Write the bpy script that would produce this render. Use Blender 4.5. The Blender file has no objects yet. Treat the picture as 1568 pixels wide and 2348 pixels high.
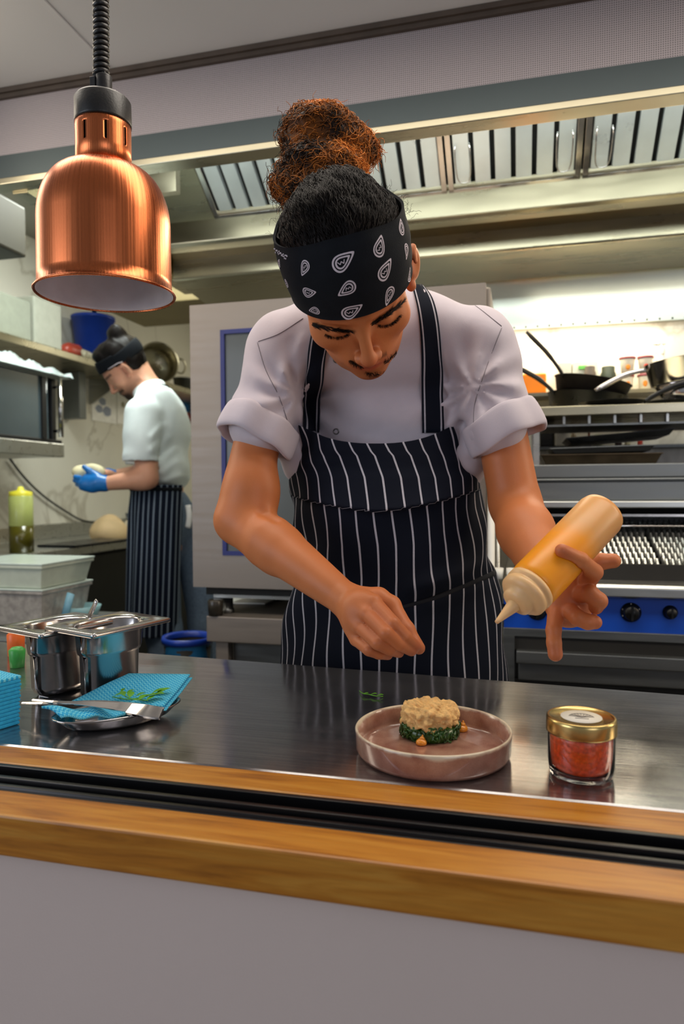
import bpy, math, random
import numpy as np
from mathutils import Vector, Matrix
random.seed(7); RNG = np.random.default_rng(7)
PI = math.pi
COL = bpy.context.scene.collection
SC = bpy.context.scene

# ------------------------------------------------------------ camera
CAM = np.array([0, 0, 1.17]); FPX = 1605.0
_y = math.radians(14.3); _p = math.atan(49/1605); _r = math.radians(.36)
_r0 = np.array([math.cos(_y), math.sin(_y), 0])
CF = np.array([-math.sin(_y)*math.cos(_p), math.cos(_y)*math.cos(_p), -math.sin(_p)])
_u0 = np.cross(_r0, CF)
CU = _u0*math.cos(_r)+_r0*math.sin(_r); CR = _r0*math.cos(_r)-_u0*math.sin(_r)
cd = bpy.data.cameras.new('camera'); co = bpy.data.objects.new('camera', cd); COL.objects.link(co)
cd.sensor_fit = 'VERTICAL'; cd.sensor_height = 36; cd.lens = 36*FPX/2348
cd.clip_start = .02
mw = Matrix(((CR[0], CU[0], -CF[0], 0), (CR[1], CU[1], -CF[1], 0), (CR[2], CU[2], -CF[2], 1.17), (0, 0, 0, 1)))
co.matrix_world = mw
cd.dof.use_dof = True; cd.dof.focus_distance = 1.03; cd.dof.aperture_fstop = 4.6
SC.camera = co

# ------------------------------------------------------------ world, lights, exposure
SC.view_settings.view_transform = 'Standard'; SC.view_settings.look = 'None'
SC.view_settings.gamma = 1; SC.view_settings.use_curve_mapping = False
SC.view_settings.exposure = -.1
w = bpy.data.worlds.new('world'); SC.world = w; w.use_nodes = True
w.node_tree.nodes['Background'].inputs[0].default_value = (.66, .70, .76, 1)
w.node_tree.nodes['Background'].inputs[1].default_value = .36

def area(name, loc, target, sx, sy, power, col, spread=180):
    l = bpy.data.lights.new(name, 'AREA'); l.shape = 'RECTANGLE'; l.size = sx; l.size_y = sy
    l.energy = power; l.color = col; l.spread = math.radians(spread)
    o = bpy.data.objects.new(name, l); COL.objects.link(o); o.location = loc
    o.rotation_euler = (Vector(target)-Vector(loc)).to_track_quat('-Z', 'Y').to_euler()
    return o
# daylight from the windows of the dining side, behind and left of the camera
area('window_daylight', (-2.6, -1.2, 1.75), (-.2, 1.3, 1.2), 1.6, 1.5, 32, (.82, .88, 1.0))
area('window_daylight', (1.8, -2.0, 1.7), (0, 1.2, 1.2), 1.5, 1.4, 16, (.90, .90, 1.0))
# ceiling panels over the pass and in the kitchen, plus two added side fills
area('pass_ceiling_light', (0, 1.02, 2.315), (0, .9, 0), 2.6, .5, 26, (1, .90, .78))
area('side_fill_light', (-1.75, 1.25, 1.95), (-.3, 1.3, 1.15), .3, 1.0, 7, (1, .86, .68))  # added fill from the left for contrast on the chef, no fitting there
area('side_fill_light', (1.9, 1.45, 1.85), (.1, 1.3, 1.15), .4, 1.0, 13, (1, .80, .58))  # added warm fill from the right, stands for no actual lamp
area('kitchen_ceiling_light', (-1.75, 2.75, 2.60), (-1.9, 2.9, 0), .35, .7, 32, (.93, 1.0, .95))
area('kitchen_ceiling_light', (-1.2, 4.9, 2.58), (-1.6, 4.9, 0), .6, .6, 14, (1, .95, .78))
# warm strip lights under the hood, at the back wall
area('hood_strip_light', (.16, 2.80, 1.80), (.16, 2.93, 1.45), .7, .04, 3.8, (1, .85, .62))
area('hood_strip_light', (.5, 2.70, 1.99), (.5, 2.72, 1.0), .9, .05, 2.2, (1, .90, .72))
area('hood_lamp', (0, 1.86, 2.25), (0, 2.4, 2.3), 2.4, .10, 13.0, (.93, 1.0, .96))
area('hood_lamp', (.1, 2.2, 2.05), (.0, 1.6, 1.2), 1.0, .10, 7.0, (1, .80, .58))

# ------------------------------------------------------------ helpers
def ray(px, py): return CF+CR*(px-784)/FPX-CU*(py-1174)/FPX
def at(px, py, d): return CAM+ray(px, py)*d
def onX(px, py, X): v = ray(px, py); return CAM+v*(X/v[0])
def onY(px, py, Y): v = ray(px, py); return CAM+v*(Y/v[1])
def onZ(px, py, Z): v = ray(px, py); return CAM+v*((Z-1.17)/v[2])

def rot(axis, deg): return np.array(Matrix.Rotation(math.radians(deg), 3, axis))
def frame(zdir, xhint=(1, 0, 0)):
    z = np.array(zdir, float); z /= np.linalg.norm(z); x = np.array(xhint, float); x -= z*(x@z)
    if np.linalg.norm(x) < 1e-6: x = np.array([0, 1., 0]); x -= z*(x@z)
    x /= np.linalg.norm(x); return np.stack([x, np.cross(z, x), z], 1)

def catmull(P, n):
    P = np.array(P, float)
    if len(P) == 2: t = np.linspace(0, 1, n)[:, None]; return P[0]*(1-t)+P[1]*t
    Q = np.vstack([2*P[0]-P[1], P, 2*P[-1]-P[-2]]); m = len(P)-1
    out = []
    for t in np.linspace(0, m-1e-9, n):
        i = int(t); f = t-i; a, b, c, d = Q[i:i+4]
        out.append(.5*((2*b)+(-a+c)*f+(2*a-5*b+4*c-d)*f*f+(-a+3*b-3*c+d)*f**3))
    return np.array(out)

class MB:
    def __init__(s): s.V = []; s.F = []; s.M = []; s.UV = {}; s.S = []; s.n = 0
    def add(s, V, F, mi=0, smooth=True, uv=None):
        V = np.asarray(V, float).reshape(-1, 3); o = s.n; s.V.append(V); s.n += len(V)
        for k, f in enumerate(F):
            s.F.append([o+i for i in f]); s.M.append(mi); s.S.append(smooth)
            if uv is not None: s.UV[len(s.F)-1] = [uv[i] for i in f]
        return s
    def box(s, x0, x1, y0, y1, z0, z1, mi=0, R=None, c=None):
        V = np.array([(x, y, z) for x in (x0, x1) for y in (y0, y1) for z in (z0, z1)], float)
        if R is not None: V = (V) @ np.array(R).T
        if c is not None: V = V+np.array(c)
        return s.add(V, [(0, 1, 3, 2), (4, 6, 7, 5), (0, 4, 5, 1), (2, 3, 7, 6), (0, 2, 6, 4), (1, 5, 7, 3)], mi, False)
    def tube(s, P, r, n=8, mi=0, cap=True, flat=1.0):
        P = np.array(P, float); m = len(P); r = np.full(m, r) if np.isscalar(r) else np.array(r, float)
        T = np.gradient(P, axis=0); T /= np.linalg.norm(T, axis=1)[:, None]+1e-12
        x = np.array([0, 0, 1.]) if abs(T[0][2]) < .9 else np.array([1., 0, 0])
        V = []
        for i in range(m):
            x = x-T[i]*(x@T[i]); x /= np.linalg.norm(x)+1e-12; y = np.cross(T[i], x)
            for k in range(n):
                a = 2*PI*k/n; V.append(P[i]+r[i]*(math.cos(a)*x+flat*math.sin(a)*y))
        F = [(i*n+k, i*n+(k+1) % n, (i+1)*n+(k+1) % n, (i+1)*n+k) for i in range(m-1) for k in range(n)]
        if cap: F += [tuple(range(n))[::-1], tuple((m-1)*n+k for k in range(n))]
        return s.add(V, F, mi)
    def lathe(s, prof, c=(0, 0, 0), n=48, mi=0, R=None, sx=1, sy=1, close=False):
        V = []; m = len(prof)
        for r, z in prof:
            for k in range(n):
                a = 2*PI*k/n; V.append((r*sx*math.cos(a), r*sy*math.sin(a), z))
        V = np.array(V)
        if R is not None: V = V @ np.array(R).T
        V = V+np.array(c)
        F = [(i*n+k, i*n+(k+1) % n, (i+1)*n+(k+1) % n, (i+1)*n+k) for i in range(m-1) for k in range(n)]
        if prof[0][0] > 1e-5 and close: F.append(tuple(range(n))[::-1])
        if prof[-1][0] > 1e-5 and close: F.append(tuple((m-1)*n+k for k in range(n)))
        return s.add(V, F, mi)
    def prism(s, poly, a, b, axis='x', mi=0, smooth=False):
        n = len(poly)
        def mk(u, v, t): return (t, u, v) if axis == 'x' else ((u, t, v) if axis == 'y' else (u, v, t))
        V = [mk(u, v, a) for u, v in poly]+[mk(u, v, b) for u, v in poly]
        F = [(i, (i+1) % n, n+(i+1) % n, n+i) for i in range(n)]+[tuple(range(n))[::-1], tuple(range(n, 2*n))]
        return s.add(V, F, mi, smooth)
    def grid(s, P, uv=None, mi=0, closeu=False):
        P = np.array(P, float); a, b = P.shape[:2]
        F = []
        for i in range(a if closeu else a-1):
            for j in range(b-1):
                i2 = (i+1) % a; F.append((i*b+j, i2*b+j, i2*b+j+1, i*b+j+1))
        U = None if uv is None else np.array(uv).reshape(-1, 2).tolist()
        return s.add(P.reshape(-1, 3), F, mi, True, U)
    def sphere(s, c, r, n=16, mi=0, R=None):
        r = np.array([r]*3 if np.isscalar(r) else r, float); V = [(0, 0, -1)]; m = n//2
        for i in range(1, m):
            t = PI*i/m-PI/2
            V += [(math.cos(t)*math.cos(2*PI*k/n), math.cos(t)*math.sin(2*PI*k/n), math.sin(t)) for k in range(n)]
        V.append((0, 0, 1)); V = np.array(V)*r
        if R is not None: V = V @ np.array(R).T
        F = [(0, 1+(k+1) % n, 1+k) for k in range(n)]
        F += [(1+i*n+k, 1+i*n+(k+1) % n, 1+(i+1)*n+(k+1) % n, 1+(i+1)*n+k) for i in range(m-2) for k in range(n)]
        L = len(V)-1; F += [(1+(m-2)*n+k, 1+(m-2)*n+(k+1) % n, L) for k in range(n)]
        return s.add(V+np.array(c), F, mi)
    def build(s, name, mats, parent=None, bevel=0, solid=0, sub=0, smooth=None, fixn=True, origin=None):
        V = np.vstack(s.V)
        me = bpy.data.meshes.new(name)
        if parent is not None: org = np.array(parent['_o'])
        elif origin is not None: org = np.array(origin, float)
        else: lo, hi = V.min(0), V.max(0); org = np.array([(lo[0]+hi[0])/2, (lo[1]+hi[1])/2, lo[2]])
        me.from_pydata((V-org).tolist(), [], s.F)
        for m in (mats if isinstance(mats, (list, tuple)) else [mats]): me.materials.append(m)
        me.polygons.foreach_set('material_index', s.M)
        me.polygons.foreach_set('use_smooth', s.S if smooth is None else [smooth]*len(s.F))
        if s.UV:
            uvl = me.uv_layers.new(name='UVMap'); data = np.zeros((len(me.loops), 2))
            for fi, uv in s.UV.items():
                ls = me.polygons[fi].loop_start; data[ls:ls+len(uv)] = uv
            uvl.data.foreach_set('uv', data.ravel())
        if fixn:
            import bmesh
            b = bmesh.new(); b.from_mesh(me); bmesh.ops.recalc_face_normals(b, faces=b.faces[:]); b.to_mesh(me); b.free()
        me.update()
        o = bpy.data.objects.new(name, me); COL.objects.link(o)
        o['_o'] = org.tolist()
        if parent is not None: o.parent = parent; o.location = (0, 0, 0)
        else: o.location = org.tolist()
        if bevel:
            mo = o.modifiers.new('bevel', 'BEVEL'); mo.width = bevel; mo.segments = 2; mo.limit_method = 'ANGLE'; mo.angle_limit = math.radians(40); mo.harden_normals = False
        if solid: mo = o.modifiers.new('solid', 'SOLIDIFY'); mo.thickness = solid; mo.offset = 0
        if sub: mo = o.modifiers.new('sub', 'SUBSURF'); mo.levels = sub; mo.render_levels = sub
        return o

def thing(name, label, cat, loc=(0, 0, 0), group=None):
    o = bpy.data.objects.new(name, None); COL.objects.link(o); o.location = tuple(loc); o.empty_display_size = .05
    o['label'] = label; o['category'] = cat; o['_o'] = [float(v) for v in loc]
    if group: o['group'] = group
    return o
def tag(o, label, cat, group=None, kind=None):
    o['label'] = label; o['category'] = cat
    if group: o['group'] = group
    if kind: o['kind'] = kind
    return o
def struct(o, label=None):
    o['kind'] = 'structure'
    if label: o['label'] = label
    return o
def lab(o, s): o['label'] = s; return o

# ------------------------------------------------------------ materials
def hexc(r, g, b):
    f = lambda c: (c/255/12.92) if c/255 <= .04045 else ((c/255+.055)/1.055)**2.4
    return (f(r), f(g), f(b), 1)
def newmat(name):
    m = bpy.data.materials.new(name); m.use_nodes = True
    return m, m.node_tree.nodes, m.node_tree.links, m.node_tree.nodes['Principled BSDF']
def mat(name, col, rough=.5, metal=0, var=.08, scale=30, bump=0, bscale=60, stretch=(1, 1, 1), trans=0, sss=0, coat=0, ior=None, rvar=0, alpha=None, aniso=0):
    m, N, L, P = newmat(name)
    tc = N.new('ShaderNodeTexCoord'); mp = N.new('ShaderNodeMapping'); mp.inputs['Scale'].default_value = stretch
    L.new(tc.outputs['Object'], mp.inputs[0])
    nz = N.new('ShaderNodeTexNoise'); nz.inputs['Scale'].default_value = scale; nz.inputs['Detail'].default_value = 5
    L.new(mp.outputs[0], nz.inputs['Vector'])
    mr = N.new('ShaderNodeMapRange'); mr.inputs[3].default_value = 1-var; mr.inputs[4].default_value = 1+var
    mr.inputs[1].default_value = .25; mr.inputs[2].default_value = .75
    L.new(nz.outputs[0], mr.inputs[0])
    mx = N.new('ShaderNodeVectorMath'); mx.operation = 'MULTIPLY'; mx.inputs[0].default_value = col[:3]
    L.new(mr.outputs[0], mx.inputs[1]); L.new(mx.outputs[0], P.inputs['Base Color'])
    P.inputs['Roughness'].default_value = rough; P.inputs['Metallic'].default_value = metal
    if rvar:
        m2 = N.new('ShaderNodeMapRange'); m2.inputs[1].default_value = .3; m2.inputs[2].default_value = .7
        m2.inputs[3].default_value = max(.02, rough-rvar); m2.inputs[4].default_value = rough+rvar
        L.new(nz.outputs[0], m2.inputs[0]); L.new(m2.outputs[0], P.inputs['Roughness'])
    if bump:
        n2 = N.new('ShaderNodeTexNoise'); n2.inputs['Scale'].default_value = bscale; n2.inputs['Detail'].default_value = 4
        L.new(mp.outputs[0], n2.inputs['Vector'])
        b = N.new('ShaderNodeBump'); b.inputs['Strength'].default_value = bump; b.inputs['Distance'].default_value = .002
        L.new(n2.outputs[0], b.inputs['Height']); L.new(b.outputs[0], P.inputs['Normal'])
    if trans: P.inputs['Transmission Weight'].default_value = trans
    if ior: P.inputs['IOR'].default_value = ior
    if coat: P.inputs['Coat Weight'].default_value = coat; P.inputs['Coat Roughness'].default_value = .08
    if sss:
        P.inputs['Subsurface Weight'].default_value = sss; P.inputs['Subsurface Scale'].default_value = .01
        P.inputs['Subsurface Radius'].default_value = (1, .35, .2)
    if alpha is not None: P.inputs['Alpha'].default_value = alpha
    if aniso: P.inputs['Anisotropic'].default_value = aniso
    return m

STEEL = mat('brushed_steel', hexc(186, 188, 184), .30, .95, .03, 4, 0, 60, (1, 9, 9), rvar=.05)
STEELW = mat('warm_steel', hexc(180, 174, 150), .30, .95, .05, 3, 0, 50, (1, 6, 6), rvar=.06)
STEELD = mat('dull_steel', hexc(122, 126, 126), .42, .9, .06, 6, .03, 60, (1, 9, 9), rvar=.06)
SATIN = mat('satin_steel', hexc(138, 130, 122), .5, .65, .06, 5, .05, 200, (1, 1, 14), rvar=.06)
CHROME = mat('polished_steel', hexc(210, 206, 202), .14, 1, .04, 20, rvar=.05)
BLACK = mat('black_plastic', hexc(18, 18, 19), .42, 0, .2, 40, .15, 300)
BLACKM = mat('black_metal', hexc(22, 24, 26), .35, .4, .3, 30, .2, 80, rvar=.1)
DARK = mat('dark_recess', hexc(26, 25, 22), .7, 0, .2, 12)
WHITEP = mat('white_plastic', hexc(226, 226, 218), .4, 0, .04, 20, sss=0)
BLUEP = mat('blue_plastic', hexc(20, 62, 168), .38, 0, .1, 20)
WALLW = mat('white_wall_paint', hexc(206, 190, 182), .8, 0, .03, 3, .12, 400)
CEIL = mat('ceiling_paint', hexc(210, 211, 212), .75, 0, .02, 3, .05, 300)

def wood():
    m, N, L, P = newmat('oak_wood')
    tc = N.new('ShaderNodeTexCoord'); mp = N.new('ShaderNodeMapping'); mp.inputs['Scale'].default_value = (3.0, 34, 34)
    L.new(tc.outputs['Object'], mp.inputs[0])
    n1 = N.new('ShaderNodeTexNoise'); n1.inputs['Scale'].default_value = 1.6; n1.inputs['Detail'].default_value = 6; n1.inputs['Distortion'].default_value = 1.2
    L.new(mp.outputs[0], n1.inputs['Vector'])
    mp2 = N.new('ShaderNodeMapping'); mp2.inputs['Scale'].default_value = (22, 420, 420); L.new(tc.outputs['Object'], mp2.inputs[0])
    n2 = N.new('ShaderNodeTexNoise'); n2.inputs['Scale'].default_value = 1; n2.inputs['Detail'].default_value = 3; L.new(mp2.outputs[0], n2.inputs['Vector'])
    cr = N.new('ShaderNodeValToRGB'); e = cr.color_ramp.elements
    e[0].position = .28; e[0].color = hexc(138, 80, 20); e[1].position = .66; e[1].color = hexc(208, 146, 56)
    x = e.new(.48); x.color = hexc(190, 122, 36)
    L.new(n1.outputs[0], cr.inputs[0])
    mx = N.new('ShaderNodeMixRGB'); mx.blend_type = 'MULTIPLY'; mx.inputs[0].default_value = .35
    L.new(cr.outputs[0], mx.inputs[1]); L.new(n2.outputs[0], mx.inputs[2])
    g = N.new('ShaderNodeMixRGB'); g.blend_type = 'MIX'; g.inputs[0].default_value = 0
    L.new(mx.outputs[0], P.inputs['Base Color']); P.inputs['Roughness'].default_value = .36
    b = N.new('ShaderNodeBump'); b.inputs['Strength'].default_value = .12; b.inputs['Distance'].default_value = .001
    L.new(n2.outputs[0], b.inputs['Height']); L.new(b.outputs[0], P.inputs['Normal'])
    return m
WOOD = wood()

def marble():
    m, N, L, P = newmat('marble_cladding')
    tc = N.new('ShaderNodeTexCoord')
    n1 = N.new('ShaderNodeTexNoise'); n1.inputs['Scale'].default_value = 1.3; n1.inputs['Detail'].default_value = 7; n1.inputs['Distortion'].default_value = .7
    L.new(tc.outputs['Object'], n1.inputs['Vector'])
    s = N.new('ShaderNodeMath'); s.operation = 'SUBTRACT'; s.inputs[1].default_value = .5; L.new(n1.outputs[0], s.inputs[0])
    a = N.new('ShaderNodeMath'); a.operation = 'ABSOLUTE'; L.new(s.outputs[0], a.inputs[0])
    cr = N.new('ShaderNodeValToRGB'); e = cr.color_ramp.elements
    e[0].position = 0; e[0].color = hexc(190, 184, 168); e[1].position = .022; e[1].color = hexc(222, 218, 204)
    L.new(a.outputs[0], cr.inputs[0])
    n2 = N.new('ShaderNodeTexNoise'); n2.inputs['Scale'].default_value = 3; n2.inputs['Detail'].default_value = 4; L.new(tc.outputs['Object'], n2.inputs['Vector'])
    mx = N.new('ShaderNodeMixRGB'); mx.inputs[2].default_value = hexc(208, 204, 192)
    mr = N.new('ShaderNodeMapRange'); mr.inputs[1].default_value = .5; mr.inputs[2].default_value = .7; mr.inputs[4].default_value = .36
    L.new(n2.outputs[0], mr.inputs[0]); L.new(mr.outputs[0], mx.inputs[0]); L.new(cr.outputs[0], mx.inputs[1])
    L.new(mx.outputs[0], P.inputs['Base Color']); P.inputs['Roughness'].default_value = .3
    return m
MARBLE = marble()

def worktop_mat():
    m, N, L, P = newmat('scratched_steel')
    tc = N.new('ShaderNodeTexCoord'); P.inputs['Metallic'].default_value = .93
    mp = N.new('ShaderNodeMapping'); mp.inputs['Scale'].default_value = (3, 160, 3); L.new(tc.outputs['Object'], mp.inputs[0])
    n1 = N.new('ShaderNodeTexNoise'); n1.inputs['Scale'].default_value = 2.5; n1.inputs['Detail'].default_value = 4; L.new(mp.outputs[0], n1.inputs['Vector'])
    n2 = N.new('ShaderNodeTexNoise'); n2.inputs['Scale'].default_value = 5; n2.inputs['Detail'].default_value = 5; n2.inputs['Distortion'].default_value = .5; L.new(tc.outputs['Object'], n2.inputs['Vector'])
    mr = N.new('ShaderNodeMapRange'); mr.inputs[1].default_value = .3; mr.inputs[2].default_value = .7; mr.inputs[3].default_value = .08; mr.inputs[4].default_value = .28
    L.new(n2.outputs[0], mr.inputs[0]); L.new(mr.outputs[0], P.inputs['Roughness'])
    cr = N.new('ShaderNodeValToRGB'); e = cr.color_ramp.elements
    e[0].position = .3; e[0].color = hexc(150, 150, 154); e[1].position = .7; e[1].color = hexc(184, 182, 182)
    L.new(n1.outputs[0], cr.inputs[0]); L.new(cr.outputs[0], P.inputs['Base Color'])
    n3 = N.new('ShaderNodeTexNoise'); n3.inputs['Scale'].default_value = 3.2; n3.inputs['Detail'].default_value = 2; L.new(tc.outputs['Object'], n3.inputs['Vector'])
    b0 = N.new('ShaderNodeBump'); b0.inputs['Strength'].default_value = .7; b0.inputs['Distance'].default_value = .008; L.new(n3.outputs[0], b0.inputs['Height'])
    b = N.new('ShaderNodeBump'); b.inputs['Strength'].default_value = .05; b.inputs['Distance'].default_value = .001
    L.new(n1.outputs[0], b.inputs['Height']); L.new(b0.outputs[0], b.inputs['Normal']); L.new(b.outputs[0], P.inputs['Normal'])
    return m
WORKTOP = worktop_mat()

def perf_mat():
    m, N, L, P = newmat('perforated_steel')
    tc = N.new('ShaderNodeTexCoord'); mp = N.new('ShaderNodeMapping'); mp.inputs['Scale'].default_value = (200, 200, 200); L.new(tc.outputs['Object'], mp.inputs[0])
    sx = N.new('ShaderNodeSeparateXYZ'); L.new(mp.outputs[0], sx.inputs[0])
    def cell(o):
        f = N.new('ShaderNodeMath'); f.operation = 'FRACT'; L.new(o, f.inputs[0])
        g = N.new('ShaderNodeMath'); g.operation = 'SUBTRACT'; g.inputs[1].default_value = .5; L.new(f.outputs[0], g.inputs[0])
        h = N.new('ShaderNodeMath'); h.operation = 'MULTIPLY'; L.new(g.outputs[0], h.inputs[0]); L.new(g.outputs[0], h.inputs[1]); return h
    a = cell(sx.outputs[0]); b = cell(sx.outputs[2])
    ad = N.new('ShaderNodeMath'); ad.operation = 'ADD'; L.new(a.outputs[0], ad.inputs[0]); L.new(b.outputs[0], ad.inputs[1])
    lt = N.new('ShaderNodeMath'); lt.operation = 'LESS_THAN'; lt.inputs[1].default_value = .07; L.new(ad.outputs[0], lt.inputs[0])
    mx = N.new('ShaderNodeMixRGB'); mx.inputs[1].default_value = hexc(170, 162, 164); mx.inputs[2].default_value = hexc(72, 70, 74); L.new(lt.outputs[0], mx.inputs[0])
    L.new(mx.outputs[0], P.inputs['Base Color']); P.inputs['Roughness'].default_value = .6; P.inputs['Metallic'].default_value = .3
    return m
PERF = perf_mat()

# ============================================================ STRUCTURE
HY = 1.75
m = MB(); m.box(-4.2, 3.2, -3.6, 6.4, -.06, 0); struct(m.build('floor', mat('floor_vinyl', hexc(96, 92, 88), .5, 0, .1, 6)))
m = MB(); m.box(-4.2, 3.2, -3.6, HY+.02, 2.325, 2.42); struct(m.build('ceiling', CEIL))
m = MB(); m.box(-4.2, 3.2, HY+.02, 6.4, 2.62, 2.7); struct(m.build('ceiling', mat('kitchen_ceiling', hexc(170, 168, 158), .8, 0, .03)))
m = MB(); m.box(-2.8, -2.7, -.2, 6.0, 0, 2.62); struct(m.build('wall_left', MARBLE, origin=(-2.7, 2, 0)))
m = MB(); m.box(-.80, 3.0, 2.95, 3.05, 0, 2.62); struct(m.build('wall_back', MARBLE, origin=(.37, 2.95, .55)))
m = MB(); m.box(-2.8, -.70, 6.0, 6.1, 0, 2.62); struct(m.build('wall_rear', MARBLE))
m = MB(); m.box(-.80, -.70, 3.05, 6.0, 0, 2.62); struct(m.build('wall_right', MARBLE))
m = MB(); m.box(-2.6, 2.2, .585, .665, 0, .819); struct(m.build('wall_front', WALLW))
m = MB(); m.box(-4.2, 3.0, HY-.012, HY+.015, 2.30, 2.325, 0); m.box(-4.2, 3.0, HY-.02, HY+.01, 2.311, 2.324)
struct(m.build('trim_1', mat('dark_trim', hexc(70, 60, 52), .6, 0, .2, 20)))
m = MB(); m.prism([(-2.405, 2.322), (-2.405, 2.3255), (-2.395, 2.3255), (-2.395, 2.322)], -1, -.9, 'y')
m = MB()
for X in (-1.09,): m.box(X-.008, X+.008, -3, HY-.03, 2.322, 2.326)
struct(m.build('trim_2', CEIL))

# ------------------------------------------------------------ extraction hood
HX0, HX1 = -1.46, 2.4
hood = thing('extraction_hood', 'long stainless steel extraction hood with slatted grease filters above the range', 'extraction hood', (.4, 2.3, 1.81))
m = MB(); m.box(HX0-1.4, HX1, HY, HY+.02, 2.145, 2.31); lab(m.build('perforated_fascia', PERF, hood), 'grey perforated metal fascia')
m = MB(); m.prism([(HY, 2.145), (HY-.004, 2.075), (HY+.005, 2.066), (HY+.03, 2.066), (HY+.03, 2.145)], HX0-1.4, HX1); m.build('front_lip', mat('teal_grey_steel', hexc(84, 94, 96), .45, .6, .05, 4), hood)
m = MB(); m.prism([(HY-.006, 2.078), (HY-.006, 2.060), (HY+.05, 2.060), (HY+.05, 2.075), (HY+.03, 2.078)], HX0-1.4, HX1); m.build('lip_channel', STEELW, hood, bevel=.002)
m = MB(); m.box(HX0, HX0+.02, HY+.05, 2.9, 2.06, 2.5); m.box(HX0, HX0+.05, HY+.05, 2.9, 2.055, 2.075)
m.build('end_panel', STEELW, hood)
m = MB(); m.box(HX0, HX1, HY+.03, 2.93, 2.49, 2.51); m.box(HX0, HX1, HY+.02, HY+.03, 2.145, 2.49); m.build('hood_roof', STEELW, hood)
# slanted filter bank
FT, FB = np.array([2.09, 2.44]), np.array([2.45, 2.19])
dirf = FB-FT; L_ = np.linalg.norm(dirf); dn = dirf/L_; nn = np.array([-dn[1], dn[0]])*-1
if nn[1] > 0: nn = -nn
def fpt(t, h): q = FT+dn*t*L_+nn*h; return q
xl = -1.10
FW = .430
for k in range(8):
    x0 = xl+k*FW+.003; x1 = x0+FW-.006
    m = MB()
    for (a, b) in ((0, .05), (.95, 1)):
        p = [fpt(a, 0), fpt(a, .022), fpt(b, .022), fpt(b, 0)]; m.prism([tuple(q) for q in p], x0, x1)
    for xa, xb in ((x0, x0+.018), (x1-.018, x1)):
        p = [fpt(0, 0), fpt(0, .022), fpt(1, .022), fpt(1, 0)]; m.prism([tuple(q) for q in p], xa, xb)
    p = [fpt(0, -.025), fpt(0, -.022), fpt(1, -.022), fpt(1, -.025)]; m.prism([tuple(q) for q in p], x0, x1, mi=1)
    fo = m.build('grease_filter', [CHROME, DARK], hood, bevel=.001)
    m = MB(); ns = 6; sw = (x1-x0-.03)/ns
    for i in range(ns):
        xa = x0+.015+i*sw
        m.prism([tuple(fpt(.04, h)) for h in (.004,)]*1+[tuple(fpt(.04, .012)), tuple(fpt(.96, .012)), tuple(fpt(.96, .004))], xa+.010, xa+sw-.010)
        m.prism([tuple(fpt(.04, -.012)), tuple(fpt(.04, .006)), tuple(fpt(.96, .006)), tuple(fpt(.96, -.012))], xa+.009, xa+.012)
        m.prism([tuple(fpt(.04, -.012)), tuple(fpt(.04, .012)), tuple(fpt(.96, .012)), tuple(fpt(.96, -.012))], xa+sw-.010, xa+sw-.007)
    m.build('filter_slats', mat('filter_steel', hexc(226, 234, 234), .34, .7, .12, 6, rvar=.08), fo)
    if k in (3, 4, 5, 6, 2):
        for sx in (x1-.055, x0+.055):
            P = [(sx-.022, *fpt(.60, .02)), (sx-.024, *fpt(.66, .035)), (sx-.02, *fpt(.84, .04)), (sx, *fpt(.88, .04)), (sx+.02, *fpt(.84, .04)), (sx+.024, *fpt(.66, .035)), (sx+.022, *fpt(.60, .02))]
            m = MB(); m.tube(catmull(P, 20), .0022, 6); m.build('wire_handle', CHROME, fo)
m = MB(); m.box(HX0, xl, 2.13, 2.16, 2.16, 2.49); m.prism([tuple(fpt(0, .0)), tuple(fpt(0, .02)), tuple(fpt(1, .02)), tuple(fpt(1, 0))], HX0+.02, xl); m.build('blank_panel', STEELW, hood)
m = MB(); m.prism([(2.43, 2.205), (2.425, 2.10), (2.44, 2.092), (2.50, 2.092), (2.50, 2.11), (2.48, 2.205)], HX0, HX1); m.prism([(2.415, 2.205), (2.415, 2.19), (2.45, 2.19), (2.45, 2.205)], HX0, HX1); m.build('grease_gutter', STEELW, hood, bevel=.003)
m = MB(); m.box(HX0, HX1, 2.50, 2.62, 2.10, 2.115); m.box(HX0, HX1, 2.60, 2.615, 2.05, 2.115); lab(m.build('recess_channel', mat('dark_brown_steel', hexc(96, 78, 30), .4, .8, .3, 8), hood), 'dark brown channel')  # dark brown steel behind the gutter
m = MB(); m.prism([(2.60, 2.115), (2.595, 2.03), (2.60, 2.022), (2.90, 2.005), (2.93, 2.02), (2.93, 2.115)], HX0+.1, HX1); m.build('rear_channel', STEELW, hood, bevel=.003)
m = MB(); m.box(-.78, HX1, 2.925, 2.945, 1.822, 2.02); m.box(-.78, HX1, 2.915, 2.945, 1.812, 1.826); sp = m.build('splash_panel', mat('pale_steel', hexc(186, 192, 184), .38, .85, .06, 4), hood)
for i in range(52): m = MB(); m.sphere((-.7+i*.045, 2.9145, 1.819), (.004, .002, .004), 8); m.build('rivet', DARK, sp)

_q = onX(62, 592, -1.95); DUCT_Y, DUCT_Z0 = _q[1], _q[2]; DUCT_Z1 = onX(62, 478, -1.95)[2]; BK = (onZ(330, 750, 2.1)[0], onZ(436, 743, 2.1)[1])
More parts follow.
